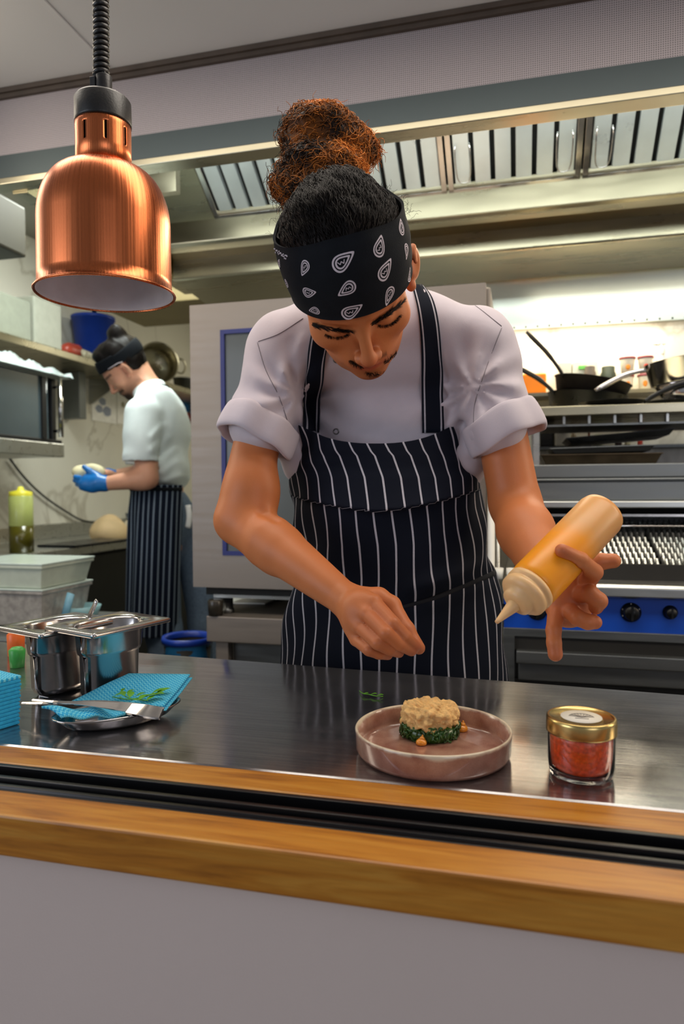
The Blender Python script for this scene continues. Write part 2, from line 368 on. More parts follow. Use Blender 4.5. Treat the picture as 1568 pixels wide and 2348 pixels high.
# big dull duct left of the hood, bulkhead over the left shelf
m = MB(); m.box(-2.35, -1.95, 1.80, DUCT_Y, DUCT_Z0, DUCT_Z1)
tag(m.build('ventilation_duct', mat('duct_dark', hexc(64, 60, 50), .6, .3, .15, 6), bevel=.01), 'dark ventilation duct box left of the copper lamp below the ceiling', 'duct')
m = MB(); m.box(BK[0], -.82, 3.15, BK[1], 2.10, 2.6)
tag(m.build('ceiling_bulkhead', mat('bulkhead_paint', hexc(138, 122, 84), .5, .4, .1, 6), bevel=.005), 'brownish metal bulkhead hanging behind the copper lamp shade', 'bulkhead')

# ============================================================ PASS COUNTER
def yb(x): return 1.205-.0697*(x+.694)
ct = thing('steel_counter', 'scratched stainless steel pass counter where the chef plates up', 'counter', (-.2, .95, 0))
m = MB(); X0, X1 = -1.7, 1.3
top = [(X0, .7215), (X1, .7215), (X1, yb(X1)), (X0, yb(X0))]
m.prism(top, .822, .86, 'z'); m.build('worktop', WORKTOP, ct, bevel=.004)
m = MB(); m.prism([(X0+.05, .75), (X1-.05, .75), (X1-.05, 1.02), (X0+.05, 1.02)], .28, .31, 'z'); m.build('undershelf', STEELD, ct)
for lx in (X0+.1, -.2, X1-.1):
    for ly in (.78, 1.0):
        m = MB(); m.box(lx-.02, lx+.02, ly-.02, ly+.02, 0, .822); m.build('leg', STEELD, ct)
m = MB(); m.box(X0, X1, .6725, .721, .822, .8605); tag(m.build('oak_strip', WOOD, bevel=.003), 'narrow oak strip between the steel worktop and the black track', 'wooden strip')
m = MB(); m.prism([(.5615, .82), (.5615, .8605), (.6105, .8605), (.6105, .82)], X0, X1)
tag(m.build('oak_ledge', WOOD, bevel=.0025), 'oak ledge along the front edge of the pass above the white wall', 'ledge')
m = MB()
prof = [(.611, .822), (.611, .857), (.617, .857), (.6185, .861), (.6235, .861), (.625, .853), (.629, .853), (.6305, .864), (.636, .864), (.6375, .850), (.654, .850), (.6555, .865), (.6615, .865), (.663, .858), (.6715, .858), (.6715, .822)]
m.prism(prof, X0, X1)
tag(m.build('shutter_track', mat('black_track', hexc(16, 16, 18), .28, .3, .2, 20), bevel=.0007), 'black ridged shutter track set between the two oak strips', 'track')

# ============================================================ HEAT LAMP
def heat_lamp():
    D = 1.0
    c = at(243, 676, D); cx, cy, z0 = c
    zz = lambda y: at(243, y, D)[2]
    t = thing('heat_lamp', 'copper heat lamp with a white inside hanging on a black coiled cord over the pass', 'lamp', (cx, cy, z0))
    cop, N, L, P = newmat('brushed_copper')
    tc = N.new('ShaderNodeTexCoord'); sx = N.new('ShaderNodeSeparateXYZ'); L.new(tc.outputs['Object'], sx.inputs[0])
    at2 = N.new('ShaderNodeMath'); at2.operation = 'ARCTAN2'; L.new(sx.outputs[1], at2.inputs[0]); L.new(sx.outputs[0], at2.inputs[1])
    cb = N.new('ShaderNodeCombineXYZ'); L.new(at2.outputs[0], cb.inputs[0]); 
    nz = N.new('ShaderNodeTexNoise'); nz.inputs['Scale'].default_value = 26; nz.inputs['Detail'].default_value = 5; L.new(cb.outputs[0], nz.inputs['Vector'])
    mr = N.new('ShaderNodeMapRange'); mr.inputs[1].default_value = .3; mr.inputs[2].default_value = .7; mr.inputs[3].default_value = .20; mr.inputs[4].default_value = .36; L.new(nz.outputs[0], mr.inputs[0]); L.new(mr.outputs[0], P.inputs['Roughness'])
    P.inputs['Base Color'].default_value = hexc(206, 116, 72); P.inputs['Metallic'].default_value = 1
    b = N.new('ShaderNodeBump'); b.inputs['Strength'].default_value = .15; b.inputs['Distance'].default_value = .002; L.new(nz.outputs[0], b.inputs['Height']); L.new(b.outputs[0], P.inputs['Normal'])
    R = .0915; rn = .0375
    zr, zs, zn, zc, zt = z0, zz(520), zz(396), zz(292), zz(238)
    H = zn-zs
    prof = [(R+.0045, zr-.001), (R+.0055, zr+.001), (R+.004, zr+.003), (R, zr+.004), (R-.0005, zr+.02), (R-.001, zs)]
    for k in range(1, 15):
        a = k/14*PI/2*.93; prof.append((rn+.001+(R-.001-rn-.001)*math.cos(a)**.9 if k < 14 else rn+.001, zs+(zn-zs)*math.sin(a)/math.sin(PI/2*.93)))
    m = MB(); m.lathe([(r, z) for r, z in prof], (cx, cy, 0), 96)
    # neck with real slots
    n = 72; rows = [(zn, 0), (zn+.018, 0), (zn+.0205, 1), (zn+.040, 2), (zn+.0425, 1), (zc+.002, 0)]
    V = []; zsl = [zn-.002, zn+.027, zn+.029, zn+.031, zn+.052, zn+.054, zn+.056, zc+.002]
    for z in zsl:
        for k in range(n): a = 2*PI*k/n; V.append((cx+rn*math.cos(a), cy+rn*math.sin(a), z))
    # angles of slots aimed so that three face the front
    F = []; a0 = math.degrees(math.atan2(-cy, -cx)); k0 = int(round(a0/5))
    for i in range(len(zsl)-1):
        for k in range(n):
            q = (k-k0) % 9
            if i in (2, 3, 4) and q == 0: continue
            if i in (1, 5) and False: continue
            F.append((i*n+k, i*n+(k+1) % n, (i+1)*n+(k+1) % n, (i+1)*n+k))
    m.add(V, F)
    m.build('lamp_shade', cop, t, solid=.0012)
    m = MB(); m.lathe([(R+.002, z0+.001), (R-.003, z0+.004), (R-.004, zs), (R*.8, zs+.035), (rn-.002, zn-.004), (.012, zn+.0)], (cx, cy, 0), 72)
    m.build('inner_liner', mat('white_enamel', hexc(226, 222, 232), .4), t)
    m = MB(); m.sphere((cx, cy, zs+.01), (.03, .03, .04), 20); m.tube([(cx, cy, zs+.04), (cx, cy, zn+.03)], .014, 16); m.build('bulb', mat('frosted_bulb', hexc(220, 216, 214), .3), t)
    m = MB(); m.tube([(cx, cy, zn+.012), (cx, cy, zc)], .020, 20); m.build('bulb_holder', BLACK, t)
    m = MB(); m.lathe([(0, zc-.002), (rn+.0012, zc-.002), (rn+.0015, zc+.001), (rn+.0012, zt-.003), (rn-.001, zt), (0, zt+.001)], (cx, cy, 0), 64); m.build('collar', BLACK, t)
    m = MB(); m.box(-.010, .010, -.008, .008, zt, zt+.036, c=(cx-.001, cy, 0)); m.box(-.013, -.004, -.0105, -.006, zt, zt+.030, c=(cx-.001, cy, 0)); m.tube([(cx+.002, cy, zt), (cx+.002, cy, zt+.033)], .0115, 16)
    m.build('strain_relief', BLACK, t, bevel=.001)
    m = MB(); m.tube([(cx+.024, cy-.008, zt), (cx+.024, cy-.008, zt+.006)], .0022, 10); m.build('screw', CHROME, t)
    P_ = []; zst = zt+.032; ztop = 2.325; pitch = .0076; turns = int((ztop-zst)/pitch)
    for i in range(turns*14+1):
        a = 2*PI*i/14; s = i/(turns*14)
        wob = .004*math.sin(s*5)
        P_.append((cx-.002-s*.010+wob+.0082*math.cos(a), cy+.0082*math.sin(a), zst+(ztop-zst)*s))
    m = MB(); m.tube(P_, .0037, 6); m.tube([(cx-.001, cy, zst), (cx-.012, cy, ztop)], .0078, 10)
    m.build('coiled_cord', BLACK, t)
heat_lamp()

# ============================================================ COMBI OVEN
ov = thing('combi_oven', 'large stainless steel combi oven with a blue framed glass door behind the chef', 'oven', (-.53, 2.35, .785))
OX0, OX1, OY0, OY1, OZ0, OZ1 = -.992, -.082, 2.0, 2.78, .868, 1.745
m = MB(); m.box(OX0+.004, OX1, OY0+.035, OY1, OZ0, OZ1-.003); m.build('body', SATIN, ov, bevel=.006)
m = MB(); wx0, wz1, wz0 = onY(505, 757, 2.0)[0], onY(505, 757, 2.0)[2], onY(505, 1273, 2.0)[2]; wx1 = -.40
dx1 = OX1-.012
for b in ((OX0, wx0, OZ0+.004, OZ1), (wx1, dx1, OZ0+.004, OZ1), (wx0, wx1, OZ0+.004, wz0), (wx0, wx1, wz1, OZ1)):
    m.box(b[0], b[1], OY0, OY0+.032, b[2], b[3])
dr = m.build('door', SATIN, ov)
m = MB(); fw = .013
for b in ((wx0, wx0+fw, wz0, wz1), (wx1-fw, wx1, wz0, wz1), (wx0+fw, wx1-fw, wz0, wz0+fw), (wx0+fw, wx1-fw, wz1-fw, wz1)):
    m.box(b[0], b[1], OY0-.003, OY0+.01, b[2], b[3])
m.build('window_seal', mat('blue_seal', hexc(30, 40, 110), .5), dr)
m = MB(); m.box(wx0+fw, wx1-fw, OY0+.004, OY0+.01, wz0+fw, wz1-fw); m.build('glass_pane', mat('oven_glass', hexc(70, 75, 73), .35, 0, .1, 3, coat=.2), dr)
m = MB(); m.tube([(OX1-.05, OY0-.045, 1.0), (OX1-.05, OY0-.045, 1.55)], .011, 12)
for z in (1.02, 1.53): m.tube([(OX1-.05, OY0-.045, z), (OX1-.05, OY0+.005, z)], .008, 8)
m.build('door_handle', CHROME, dr)
for X in (OX0+.09, OX1-.09):
    for Y in (2.06, 2.7):
        m = MB(); m.lathe([(0, .785), (.021, .785), (.021, .797), (.017, .799), (.017, .868), (0, .868)], (X, Y, 0), 24); m.build('foot', STEELD, ov)
m = MB(); m.box(OX0+.03, OX1-.02, 2.03, 2.7, .845, .868); m.build('base_tray', DARK, ov)
m = MB(); m.box(OX0+.06, OX1-.02, 2.018, 2.03, .838, .848); m.build('drip_rail', STEEL, ov)
st = thing('oven_stand', 'stainless steel stand with a boxed front under the combi oven', 'stand', (-.53, 2.35, 0))
m = MB(); m.box(OX0+.05, OX1+.0, 1.985, 2.78, .705, .785); m.build('stand_top', SATIN, st, bevel=.003)
for X in (OX0+.095, OX1-.05):
    for Y in (2.02, 2.72):
        m = MB(); m.box(X-.02, X+.02, Y-.02, Y+.02, 0, .705); m.build('leg', SATIN, st)
m = MB(); m.box(OX0+.12, OX1-.03, 2.03, 2.75, .45, .703); m.build('lower_cabinet', STEELD, st)
m = MB(); m.box(-.5, .5, -.3, .3, 0, .002)
P0 = onY(515, 1397, 2.25)
m = MB(); m.prism([(P0[0], 2.2), (P0[0]+.16, 2.22), (P0[0]+.17, 2.4), (P0[0]-.02, 2.38)], .787, .792, 'z'); tag(m.build('paper_sheet', WHITEP), 'white sheet lying in the gap under the combi oven', 'paper')
P0 = onY(470, 690, 2.05)
m = MB(); m.prism([(P0[0]-.02, 2.03), (P0[0]+.03, 2.03), (P0[0]+.035, 2.2), (P0[0]-.025, 2.2)], 1.745, 1.753, 'z'); tag(m.build('folded_cloth', WHITEP), 'white folded cloth on the top left corner of the combi oven', 'cloth')

# vertical pipes between chef and range
for k, (px, r, mt, lb) in enumerate(((1126, .010, WHITEP, 'white gas pipe rising left of the range beside the chef'), (1141, .007, STEEL, 'steel pipe rising just right of the white gas pipe'))):
    p = onY(px, 1200, 1.99+.02*k); m = MB(); m.tube([(p[0], p[1], .0), (p[0], p[1], 1.35)], r, 12); tag(m.build('pipe', mt), lb, 'pipe')

# ============================================================ RANGE
rg = thing('cooking_range', 'stainless steel cooking range with a blue control panel and black knobs', 'range', (.45, 2.3, 0))
RX0, RX1 = -.045, 1.25
m = MB(); m.box(RX0, RX1, 1.97, 2.7, .12, .895); m.build('body', STEELD, rg)
m = MB(); m.prism([(1.915, .892), (1.915, .915), (1.925, .922), (2.7, .922), (2.7, .895), (1.93, .886)], RX0, RX1); m.build('cooktop', STEEL, rg, bevel=.002)
m = MB(); m.box(RX0+.002, RX1, 1.95, 1.972, .795, .888); cp = m.build('control_panel', mat('blue_enamel', hexc(18, 78, 190), .35, 0, .05, 10), rg)
for (px, py, rr) in ((1232, 1402, .026), (1448, 1406, .0255), (1539, 1406, .018), (1150, 1402, .02), (1660, 1408, .0255)):
    p = onY(px, py, 1.935); m = MB(); m.lathe([(rr, 0), (rr, .004), (rr*.8, .006), (rr*.74, .022), (rr*.66, .026), (0, .027)], (p[0], 1.95, p[2]), 32, R=rot('X', 90)); m.box(-rr*.12, rr*.12, -.031, -.02, -rr*.7, rr*.7, c=(p[0], 1.95, p[2]))
    kb = m.build('knob', BLACKM, cp)
    if rr > .02:
        for a in (90, 25, 160, 205): m = MB(); m.sphere((p[0]+rr*.86*math.cos(math.radians(a)), 1.945, p[2]+rr*.86*math.sin(math.radians(a))), (.0016, .001, .0022), 6); m.build('knob_mark', WHITEP, kb)
m = MB(); m.box(RX0, RX1, 1.945, 1.975, .772, .795); m.build('trim_strip', STEELD, rg, bevel=.002)
m = MB(); m.box(RX0+.03, RX1, 1.95, 1.972, .735, .772); m.build('oven_gap', DARK, rg)
m = MB(); m.box(RX0+.035, RX1, 1.925, 1.965, .703, .737); m.box(RX0+.04, RX1, 1.94, 1.965, .655, .703); dd = m.build('oven_door', STEELD, rg, bevel=.003)
m = MB(); m.box(RX0+.03, RX1, 1.955, 1.975, .635, .655); m.build('door_gap', DARK, rg)
m = MB(); m.box(RX0, RX0+.03, 1.94, 1.975, .12, .772); m.build('side_trim', STEELD, rg)
m = MB(); m.box(RX0+.03, RX1, 1.94, 1.975, .12, .634); m.build('lower_panel', STEELD, rg, bevel=.002)
for X in (RX0+.06, RX1-.06):
    for Y in (2.05, 2.6):
        m = MB(); m.tube([(X, Y, 0), (X, Y, .12)], .022, 12); m.build('foot', STEELD, rg)
# chargrill
cg = thing('chargrill', 'chargrill with rows of shiny ridged grates on top of the range', 'grill', (.45, 2.3, .922))
m = MB(); m.box(RX0+.03, RX1-.02, 2.03, 2.05, .922, .965); m.box(RX0+.03, RX1-.02, 2.05, 2.52, .922, .93); m.box(RX0+.03, RX0+.05, 2.03, 2.5, .922, 1.0)
m.build('tray', DARK, cg)
GR = mat('grill_iron', hexc(176, 178, 176), .3, .9, .5, 60, .3, 120, rvar=.12)
gx = [RX0+.05, .075, .245, .415, .585, .755, .925]
gx = [onY(1180, 1250, 2.2)[0], onY(1498, 1250, 2.2)[0]]; wgr = (gx[1]-gx[0])/2
for i in range(6):
    x0 = gx[0]-wgr*0+i*wgr+.004; x1 = x0+wgr-.008
    if x0 > 1.2: break
    m = MB(); nb = 12
    for j in range(nb):
        xc = x0+(j+.5)*(x1-x0)/nb; hw = (x1-x0)/nb*.33
        pts = []
        for q in range(9):
            ya = 2.06+q*.048; za = .962+q*.0115
            for (dy, dz) in ((0, 0), (.018, .016), (.03, .0)):
                pts.append((ya+dy, za+dz))
        V = []; n = len(pts)
        for (yy, z_) in pts: V += [(xc-hw, yy, z_-.012), (xc-hw*.4, yy, z_), (xc+hw*.4, yy, z_), (xc+hw, yy, z_-.012)]
        F = [(a*4+b, a*4+b+1, a*4+b+5, a*4+b+4) for a in range(n-1) for b in range(3)]
        m.add(V, F, smooth=False)
    m.box(x0, x1, 2.055, 2.062, .935, .955); m.box(x0, x1, 2.48, 2.49, 1.02, 1.06)
    m.build('grate', GR, cg)
m = MB(); m.box(RX0+.03, RX1, 2.5, 2.53, .93, 1.08); m.build('splashback', BLACKM, cg)

# salamander / heated shelf over the chargrill
sl = thing('salamander_grill', 'wide steel salamander unit with a flat front panel behind the chargrill', 'grill', (.45, 2.45, .925))
SX0 = onY(1206, 1100, 2.28)[0]
m = MB(); m.box(SX0, 1.25, 2.30, 2.78, 1.118, 1.245); m.build('housing', STEELD, sl, bevel=.003)
m = MB(); m.box(SX0-.004, 1.255, 2.285, 2.30, 1.205, 1.247); m.box(SX0-.004, 1.255, 2.280, 2.30, 1.195, 1.203); m.box(SX0-.004, 1.255, 2.288, 2.30, 1.135, 1.193); m.build('front_panel', STEELD, sl, bevel=.003); m = MB(); m.box(SX0-.006, 1.255, 2.27, 2.30, 1.112, 1.133); m.build('front_lip', STEEL, sl, bevel=.003)
m = MB(); m.box(SX0, 1.25, 2.56, 2.6, .93, 1.118); m.build('rear_panel', DARK, sl)
m = MB(); m.tube([(SX0+.0, 2.32, 1.055), (1.25, 2.32, 1.055)], .004, 8); m.box(SX0, 1.25, 2.30, 2.34, 1.085, 1.092); m.build('rail', CHROME, sl)
for X in (SX0+.01, 1.24):
    m = MB(); m.box(X-.01, X+.01, 2.54, 2.56, .925, 1.118); m.build('post', STEEL, sl)
# gantry shelf
gs = thing('gantry_shelf', 'long steel shelf on posts above the salamander holding frying pans', 'shelf', (.5, 2.45, 1.245))
GX0 = onY(1215, 950, 2.3)[0]
m = MB(); m.box(GX0, 1.25, 2.285, 2.765, 1.398, 1.428); m.build('shelf_board', STEELW, gs, bevel=.003)
m = MB(); m.box(GX0+.02, 1.25, 2.32, 2.6, 1.368, 1.374); m.build('lower_rack', STEELD, gs)
for i in range(14): m = MB(); m.box(GX0+.1+i*.075, GX0+.107+i*.075, 2.31, 2.34, 1.374, 1.398); m.build('rack_bar', STEEL, gs)
for X in (GX0+.02, 1.23):
    for Y in (2.31, 2.74):
        m = MB(); m.box(X-.009, X+.009, Y-.009, Y+.009, 1.247, 1.398); m.build('post', STEEL, gs)
# baking trays
def tray(name, X0, X1, Y0, Y1, z, h, label, rz=0, tilt=0, g=None, mt=None):
    m = MB(); f = .014
    o = [(X0, Y0), (X1, Y0), (X1, Y1), (X0, Y1)]; cx, cy = (X0+X1)/2, (Y0+Y1)/2
    def ring(e, zz): return [((x-cx)*(1-e)+cx, (y-cy)*(1-e)+cy, zz) for x, y in o]
    L_ = [ring(.10, z+.001), ring(.02, z+h), ring(-.02, z+h), ring(-.02, z+h-.004), ring(0.0, z+h-.003), ring(.085, z-.001)]
    V = np.array([p for r in L_ for p in r]); 
    F = [(i*4+k, i*4+(k+1) % 4, (i+1)*4+(k+1) % 4, (i+1)*4+k) for i in range(len(L_)-1) for k in range(4)]+[(0, 1, 2, 3), (20, 23, 22, 21)]
    c = np.array([cx, cy, z]); R = rot('Z', rz) @ rot('Y', tilt)
    V = (V-c) @ R.T+c
    m.add(V, F, smooth=False); return tag(m.build(name, mt or STEELD, bevel=.002), label, 'tray', g)
TR = mat('baked_tray', hexc(70, 60, 46), .38, .8, .5, 14, .2, 60, rvar=.1)
a = onY(1240, 1040, 2.35)[0]; b = onY(1515, 1040, 2.35)[0]
tray('baking_tray', a, b, 2.33, 2.58, 1.249, .032, 'brown stained baking tray, lowest of the stack under the pan shelf', mt=TR)
a2 = onY(1262, 1020, 2.36)[0]; b2 = onY(1500, 1020, 2.36)[0]
tray('baking_tray', a2, b2, 2.35, 2.59, 1.287, .018, 'grey baking tray nested in the middle of the tray stack', tilt=-1.0)
a3 = onY(1300, 1010, 2.37)[0]; b3 = onY(1545, 1010, 2.37)[0]
tray('baking_tray', a3, b3, 2.36, 2.60, 1.328, .018, 'dark baking tray tilted on top of the tray stack', tilt=-4, mt=BLACKM)

# pans on the gantry shelf
def pan(px, py, Y, r, h, label, hd, mt, tilt=(0, 0), hl=.17, name='frying_pan', cat='pan', hz=.0, group=None, z=None):
    p = onY(px, py, Y); zb = p[2] if z is None else z
    t = thing(name, label, cat, (p[0], Y, zb), group=group)
    R = rot('X', tilt[0]) @ rot('Y', tilt[1])
    m = MB(); m.lathe([(0, 0), (r*.78, 0), (r*.9, .006), (r, h), (r+.003, h+.001), (r-.003, h), (r*.87, .008), (r*.76, .003), (0, .003)], (p[0], Y, zb), 48, R=R); m.build('pan_body', mt, t)
    d = np.array(hd, float); d /= np.linalg.norm(d)
    s = np.array([p[0], Y, zb])+R @ np.array([d[0]*r*.96, d[1]*r*.96, h*.8])
    e = s+R @ (d*hl)+np.array([0, 0, hz]); mid = (s+e)/2+np.array([0, 0, .012])
    m = MB(); m.tube(catmull([s, s*.6+mid*.4+np.array([0, 0, .004]), mid, e], 14), [.006]*2+[.0075]*5+[.009]*6+[.006], 8, flat=.5); m.build('handle', mt, t)
    return t
SB = STEELD
zg = 1.429
pan(1342, 925, 2.63, .135, .058, 'deep black frying pan leaning at the left of the pan shelf', (-.9, -.5, .2), BLACKM, (0, 6), .15, hz=.045, z=zg+.015)
pan(1352, 900, 2.63, .130, .05, 'black pan tilted on top of the deep frying pan, handle pointing up left', (-.85, -.6, .2), mat('charred_iron', hexc(34, 29, 25), .6, .3, .3, 40, .4, 80), (0, 11), .17, hz=.085, z=zg+.072)
pan(1402, 928, 2.388, .098, .016, 'flat dark pan on the middle of the pan shelf with its handle to the right', (.95, -.15, .1), BLACKM, (0, 0), .19, hz=.05, z=zg)
pan(1540, 925, 2.45, .085, .018, 'small black pan at the right end of the pan shelf', (.4, -.9, .1), BLACKM, (0, 0), .1, z=zg)
pan(1562, 888, 2.45, .10, .075, 'silver saucepan lifted on a stand at the right end of the pan shelf', (-.96, -.2, 0), CHROME, (0, -8), .17, name='saucepan', hz=-.04, z=zg+.075)
m = MB(); p = onY(1562, 905, 2.45)
m.lathe([(.05, 0), (.085, .06), (.088, .06), (.053, 0)], (p[0], 2.45, zg+.02), 32); tag(m.build('sieve', CHROME), 'silver metal sieve under the saucepan on the pan shelf', 'sieve')
# wall shelf with goods
ws = thing('wall_shelf', 'thin steel wall shelf behind the frying pans', 'shelf', (.5, 2.82, 1.52))
m = MB(); m.box(-.02, 1.6, 2.78, 2.945, 1.525, 1.538); m.build('shelf_board', STEELW, ws)
for X in (.05, .7, 1.4): m = MB(); m.prism([(2.945, 1.525), (2.945, 1.43), (2.93, 1.43), (2.80, 1.525)], X, X+.008); m.build('bracket', STEEL, ws)
zs_ = 1.539
def onshelf(px0, px1, Y): return onY(px0, 900, Y)[0], onY(px1, 900, Y)[0]
a, b = onshelf(1208, 1252, 2.82); m = MB(); m.box(a-.06, b, 2.80, 2.88, zs_, zs_+.076)
tag(m.build('orange_box', mat('orange_plastic', hexc(255, 140, 10), .4), bevel=.006), 'bright orange box on the wall shelf beside the chef\'s sleeve', 'box')
def tub(px0, px1, y0, dom, label, z=zs_):
    a, b = onshelf(px0, px1, 2.85); r = (b-a)/2; c = ((a+b)/2, 2.85); h = (905-y0)/1605*2.85
    t = thing('food_tub', label, 'tub', (c[0], c[1], z), group='tubs on the wall shelf')
    m = MB(); m.lathe([(0, 0), (r*.8, 0), (r, h-.006)], (c[0], c[1], z), 28); m.build('cup', mat('tub_white', hexc(236, 228, 212), .5), t)
    m = MB(); m.lathe([(0, h+.002), (r+.003, h+.002), (r+.003, h-.006), (r, h-.006)], (c[0], c[1], z), 28); m.build('lid', mat('tub_lid', hexc(140, 60, 70), .5), t)
    m = MB(); pts = []
    for k in range(9):
        for j in range(9):
            pass
    m.sphere((c[0], c[1]-r*.9+.002, z+h*.45), (r*.38, .004, h*.24), 12); m.build('fruit_print', mat('print_'+dom, {'orange': hexc(226, 140, 40), 'red': hexc(206, 66, 44)}[dom], .6), t)
    return t
zt_ = zs_+.0
tub(1424, 1452, 872, 'orange', 'white tub with an orange print, bottom left of four', zt_)
tub(1462, 1492, 872, 'orange', 'white tub with an orange print, bottom right of four', zt_)
h1 = (905-872)/1605*2.85+.003
for (p0, p1, d, lb) in ((1420, 1455, 'orange', 'white tub with a yellow orange fruit print, top left of four'), (1462, 1496, 'red', 'white tub with a red fruit print, top right of four')):
    a, b = onshelf(p0, p1, 2.85); r = (b-a)/2; c = ((a+b)/2, 2.85); h = .064; z = zt_+h1
    t = thing('food_tub', lb, 'tub', (c[0], c[1], z), group='tubs on the wall shelf')
    m = MB(); m.lathe([(0, 0), (r*.72, 0), (r, h-.006)], (c[0], c[1], z), 28); m.build('cup', mat('tub_white', hexc(236, 228, 212), .5), t)
    m = MB(); m.lathe([(0, h+.002), (r+.003, h+.002), (r+.003, h-.006), (r, h-.006)], (c[0], c[1], z), 28); m.build('lid', mat('tub_lid', hexc(140, 60, 70), .5), t)
    m = MB(); m.sphere((c[0], c[1]-r*.84+.002, z+h*.45), (r*.34, .004, h*.22), 12); m.build('fruit_print', mat('print_'+d, {'orange': hexc(226, 140, 40), 'red': hexc(206, 66, 44)}[d], .6), t)
# spray bottle
p = onY(1515, 905, 2.86); t = thing('spray_bottle', 'white spray bottle at the right of the tubs on the wall shelf', 'bottle', (p[0], 2.86, zs_))
m = MB(); m.lathe([(0, 0), (.026, 0), (.028, .01), (.028, .075), (.022, .10), (.010, .125), (.010, .14)], (p[0], 2.86, zs_), 28); m.build('bottle_body', mat('milky_plastic', hexc(238, 230, 214), .35), t)
m = MB(); m.lathe([(.012, .135), (.013, .15), (.008, .16), (.008, .19), (0, .193)], (p[0], 2.86, zs_), 16); m.box(p[0]-.03, p[0]+.015, 2.85, 2.87, zs_+.172, zs_+.19); m.box(p[0]-.022, p[0]-.014, 2.855, 2.865, zs_+.14, zs_+.175); m.build('spray_head', WHITEP, t, bevel=.002)
# other shelf goods
def goods(px0, px1, y0, kind, col, label, name, cat, Y=2.88, y1=905, z=zs_, rough=.5):
    a, b = onY(px0, 900, Y)[0], onY(px1, 900, Y)[0]; h = (y1-y0)/1605*2.86; r = (b-a)/2; m = MB(); cx = (a+b)/2
    if kind == 'box': m.box(a, b, Y-.05, Y+.05, z, z+h)
    elif kind == 'jar': m.lathe([(0, 0), (r, 0), (r, h*.72), (r*.85, h*.8), (r*.85, h), (0, h)], (cx, Y, z), 28)
    elif kind == 'bottle': m.lathe([(0, 0), (r, 0), (r, h*.55), (r*.4, h*.75), (r*.4, h), (0, h)], (cx, Y, z), 24)
    return tag(m.build(name, mat(name+'_mat', hexc(*col), rough), bevel=.003), label, cat)
goods(1280, 1308, 838, 'box', (206, 204, 192), 'small pale carton behind the leaning frying pans', 'carton', 'carton')
goods(1310, 1368, 838, 'box', (222, 222, 206), 'pale box with a green label on the wall shelf behind the pans', 'storage_box', 'box')
a, b = onY(1326, 850, 2.825)[0], onY(1345, 850, 2.825)[0]
m = MB(); m.box(a, b, 2.824, 2.829, zs_+.088, zs_+.101); tag(m.build('green_label', mat('green_print', hexc(110, 196, 90), .6)), 'small green label on the pale box', 'label')
goods(1376, 1412, 848, 'jar', (52, 62, 50), 'dark green jar left of the white tubs', 'spice_jar', 'jar')
goods(1338, 1366, 852, 'jar', (96, 84, 72), 'brown jar behind the leaning frying pans', 'spice_jar', 'jar', Y=2.81)
# lower wall: socket, ledge, condiments seen under the pan shelf
lg = MB(); lg.box(GX0+.02, 1.6, 2.84, 2.945, 1.325, 1.336); tag(lg.build('condiment_ledge', STEELD), 'low steel ledge on the marble under the pan shelf', 'ledge')
a, b = onY(1272, 1000, 2.80)[0], onY(1306, 1000, 2.80)[0]
t = thing('wall_dispenser', 'white wall dispenser with a round knob under the pan shelf', 'dispenser', ((a+b)/2, 2.9, 1.36))
m = MB(); m.box(a, b, 2.80, 2.945, 1.336, 1.47); m.build('case', WHITEP, t, bevel=.004)
m = MB(); m.lathe([(0, .014), (.016, .012), (.02, 0)], ((a+b)/2, 2.80, 1.40), 24, R=rot('X', 90)); m.build('knob', WHITEP, t)
a, b = onY(1238, 1000, 2.82)[0], onY(1268, 1000, 2.82)[0]; m = MB(); m.box(a, b, 2.82, 2.945, 1.336, 1.46); tag(m.build('black_radio', BLACK, bevel=.004), 'black box left of the white wall dispenser', 'box')
for (p0, p1, y0, col, nm, lb, k) in ((1308, 1322, 975, (232, 214, 180), 'cream_bottle', 'cream coloured bottle right of the white dispenser', 'bottle'), (1344, 1357, 982, (122, 58, 28), 'sauce_bottle', 'brown sauce bottle under the pan shelf', 'bottle'), (1360, 1382, 988, (206, 208, 160), 'mustard_jar', 'pale yellow jar right of the brown sauce bottle', 'jar'), (1410, 1426, 990, (60, 34, 32), 'dark_jar', 'dark red jar in the middle of the condiment ledge', 'jar'), (1432, 1446, 985, (222, 210, 170), 'cream_jar', 'cream jar right of the dark red jar', 'jar'), (1462, 1474, 994, (220, 70, 50), 'red_jar', 'red topped jar at the right of the condiment ledge', 'jar')):
    goods(p0, p1, y0, k, col, lb, nm, k, Y=2.87, y1=1012, z=1.337)
# small white pots on the range left edge
for (px, lb) in ((1143, 'small white pot at the left corner of the range top'), (1172, 'small white pot second from the left on the range top')):
    p = onY(px, 1310, 1.99); m = MB(); m.lathe([(0, 0), (.011, 0), (.014, .03), (.012, .03), (.010, .003), (0, .003)], (p[0], 1.99, .922), 24); tag(m.build('small_pot', WHITEP), lb, 'pot')

# ============================================================ LEFT SIDE
lc = thing('wall_counter', 'long stainless steel prep counter along the marble wall on the left', 'counter', (-2.4, 3.6, 0))
m = MB(); m.box(-2.698, -2.115, 1.7, 5.2, .858, .90); m.box(-2.698, -2.68, 1.7, 5.2, .90, .985); m.build('worktop', STEEL, lc, bevel=.004)
m = MB(); m.box(-2.68, -2.17, 1.75, 5.15, .12, .858); m.build('cabinet', DARK, lc)
for i in range(5):
    m = MB(); m.box(-2.168, -2.155, 1.8+i*.67, 2.44+i*.67, .15, .84); m.build('door', mat('dark_fridge', hexc(44, 46, 44), .35, .6, .15, 6), lc, bevel=.004)
for Y in (1.85, 5.05):
    m = MB(); m.box(-2.6, -2.25, Y-.05, Y+.05, 0, .12); m.build('plinth', DARK, lc)
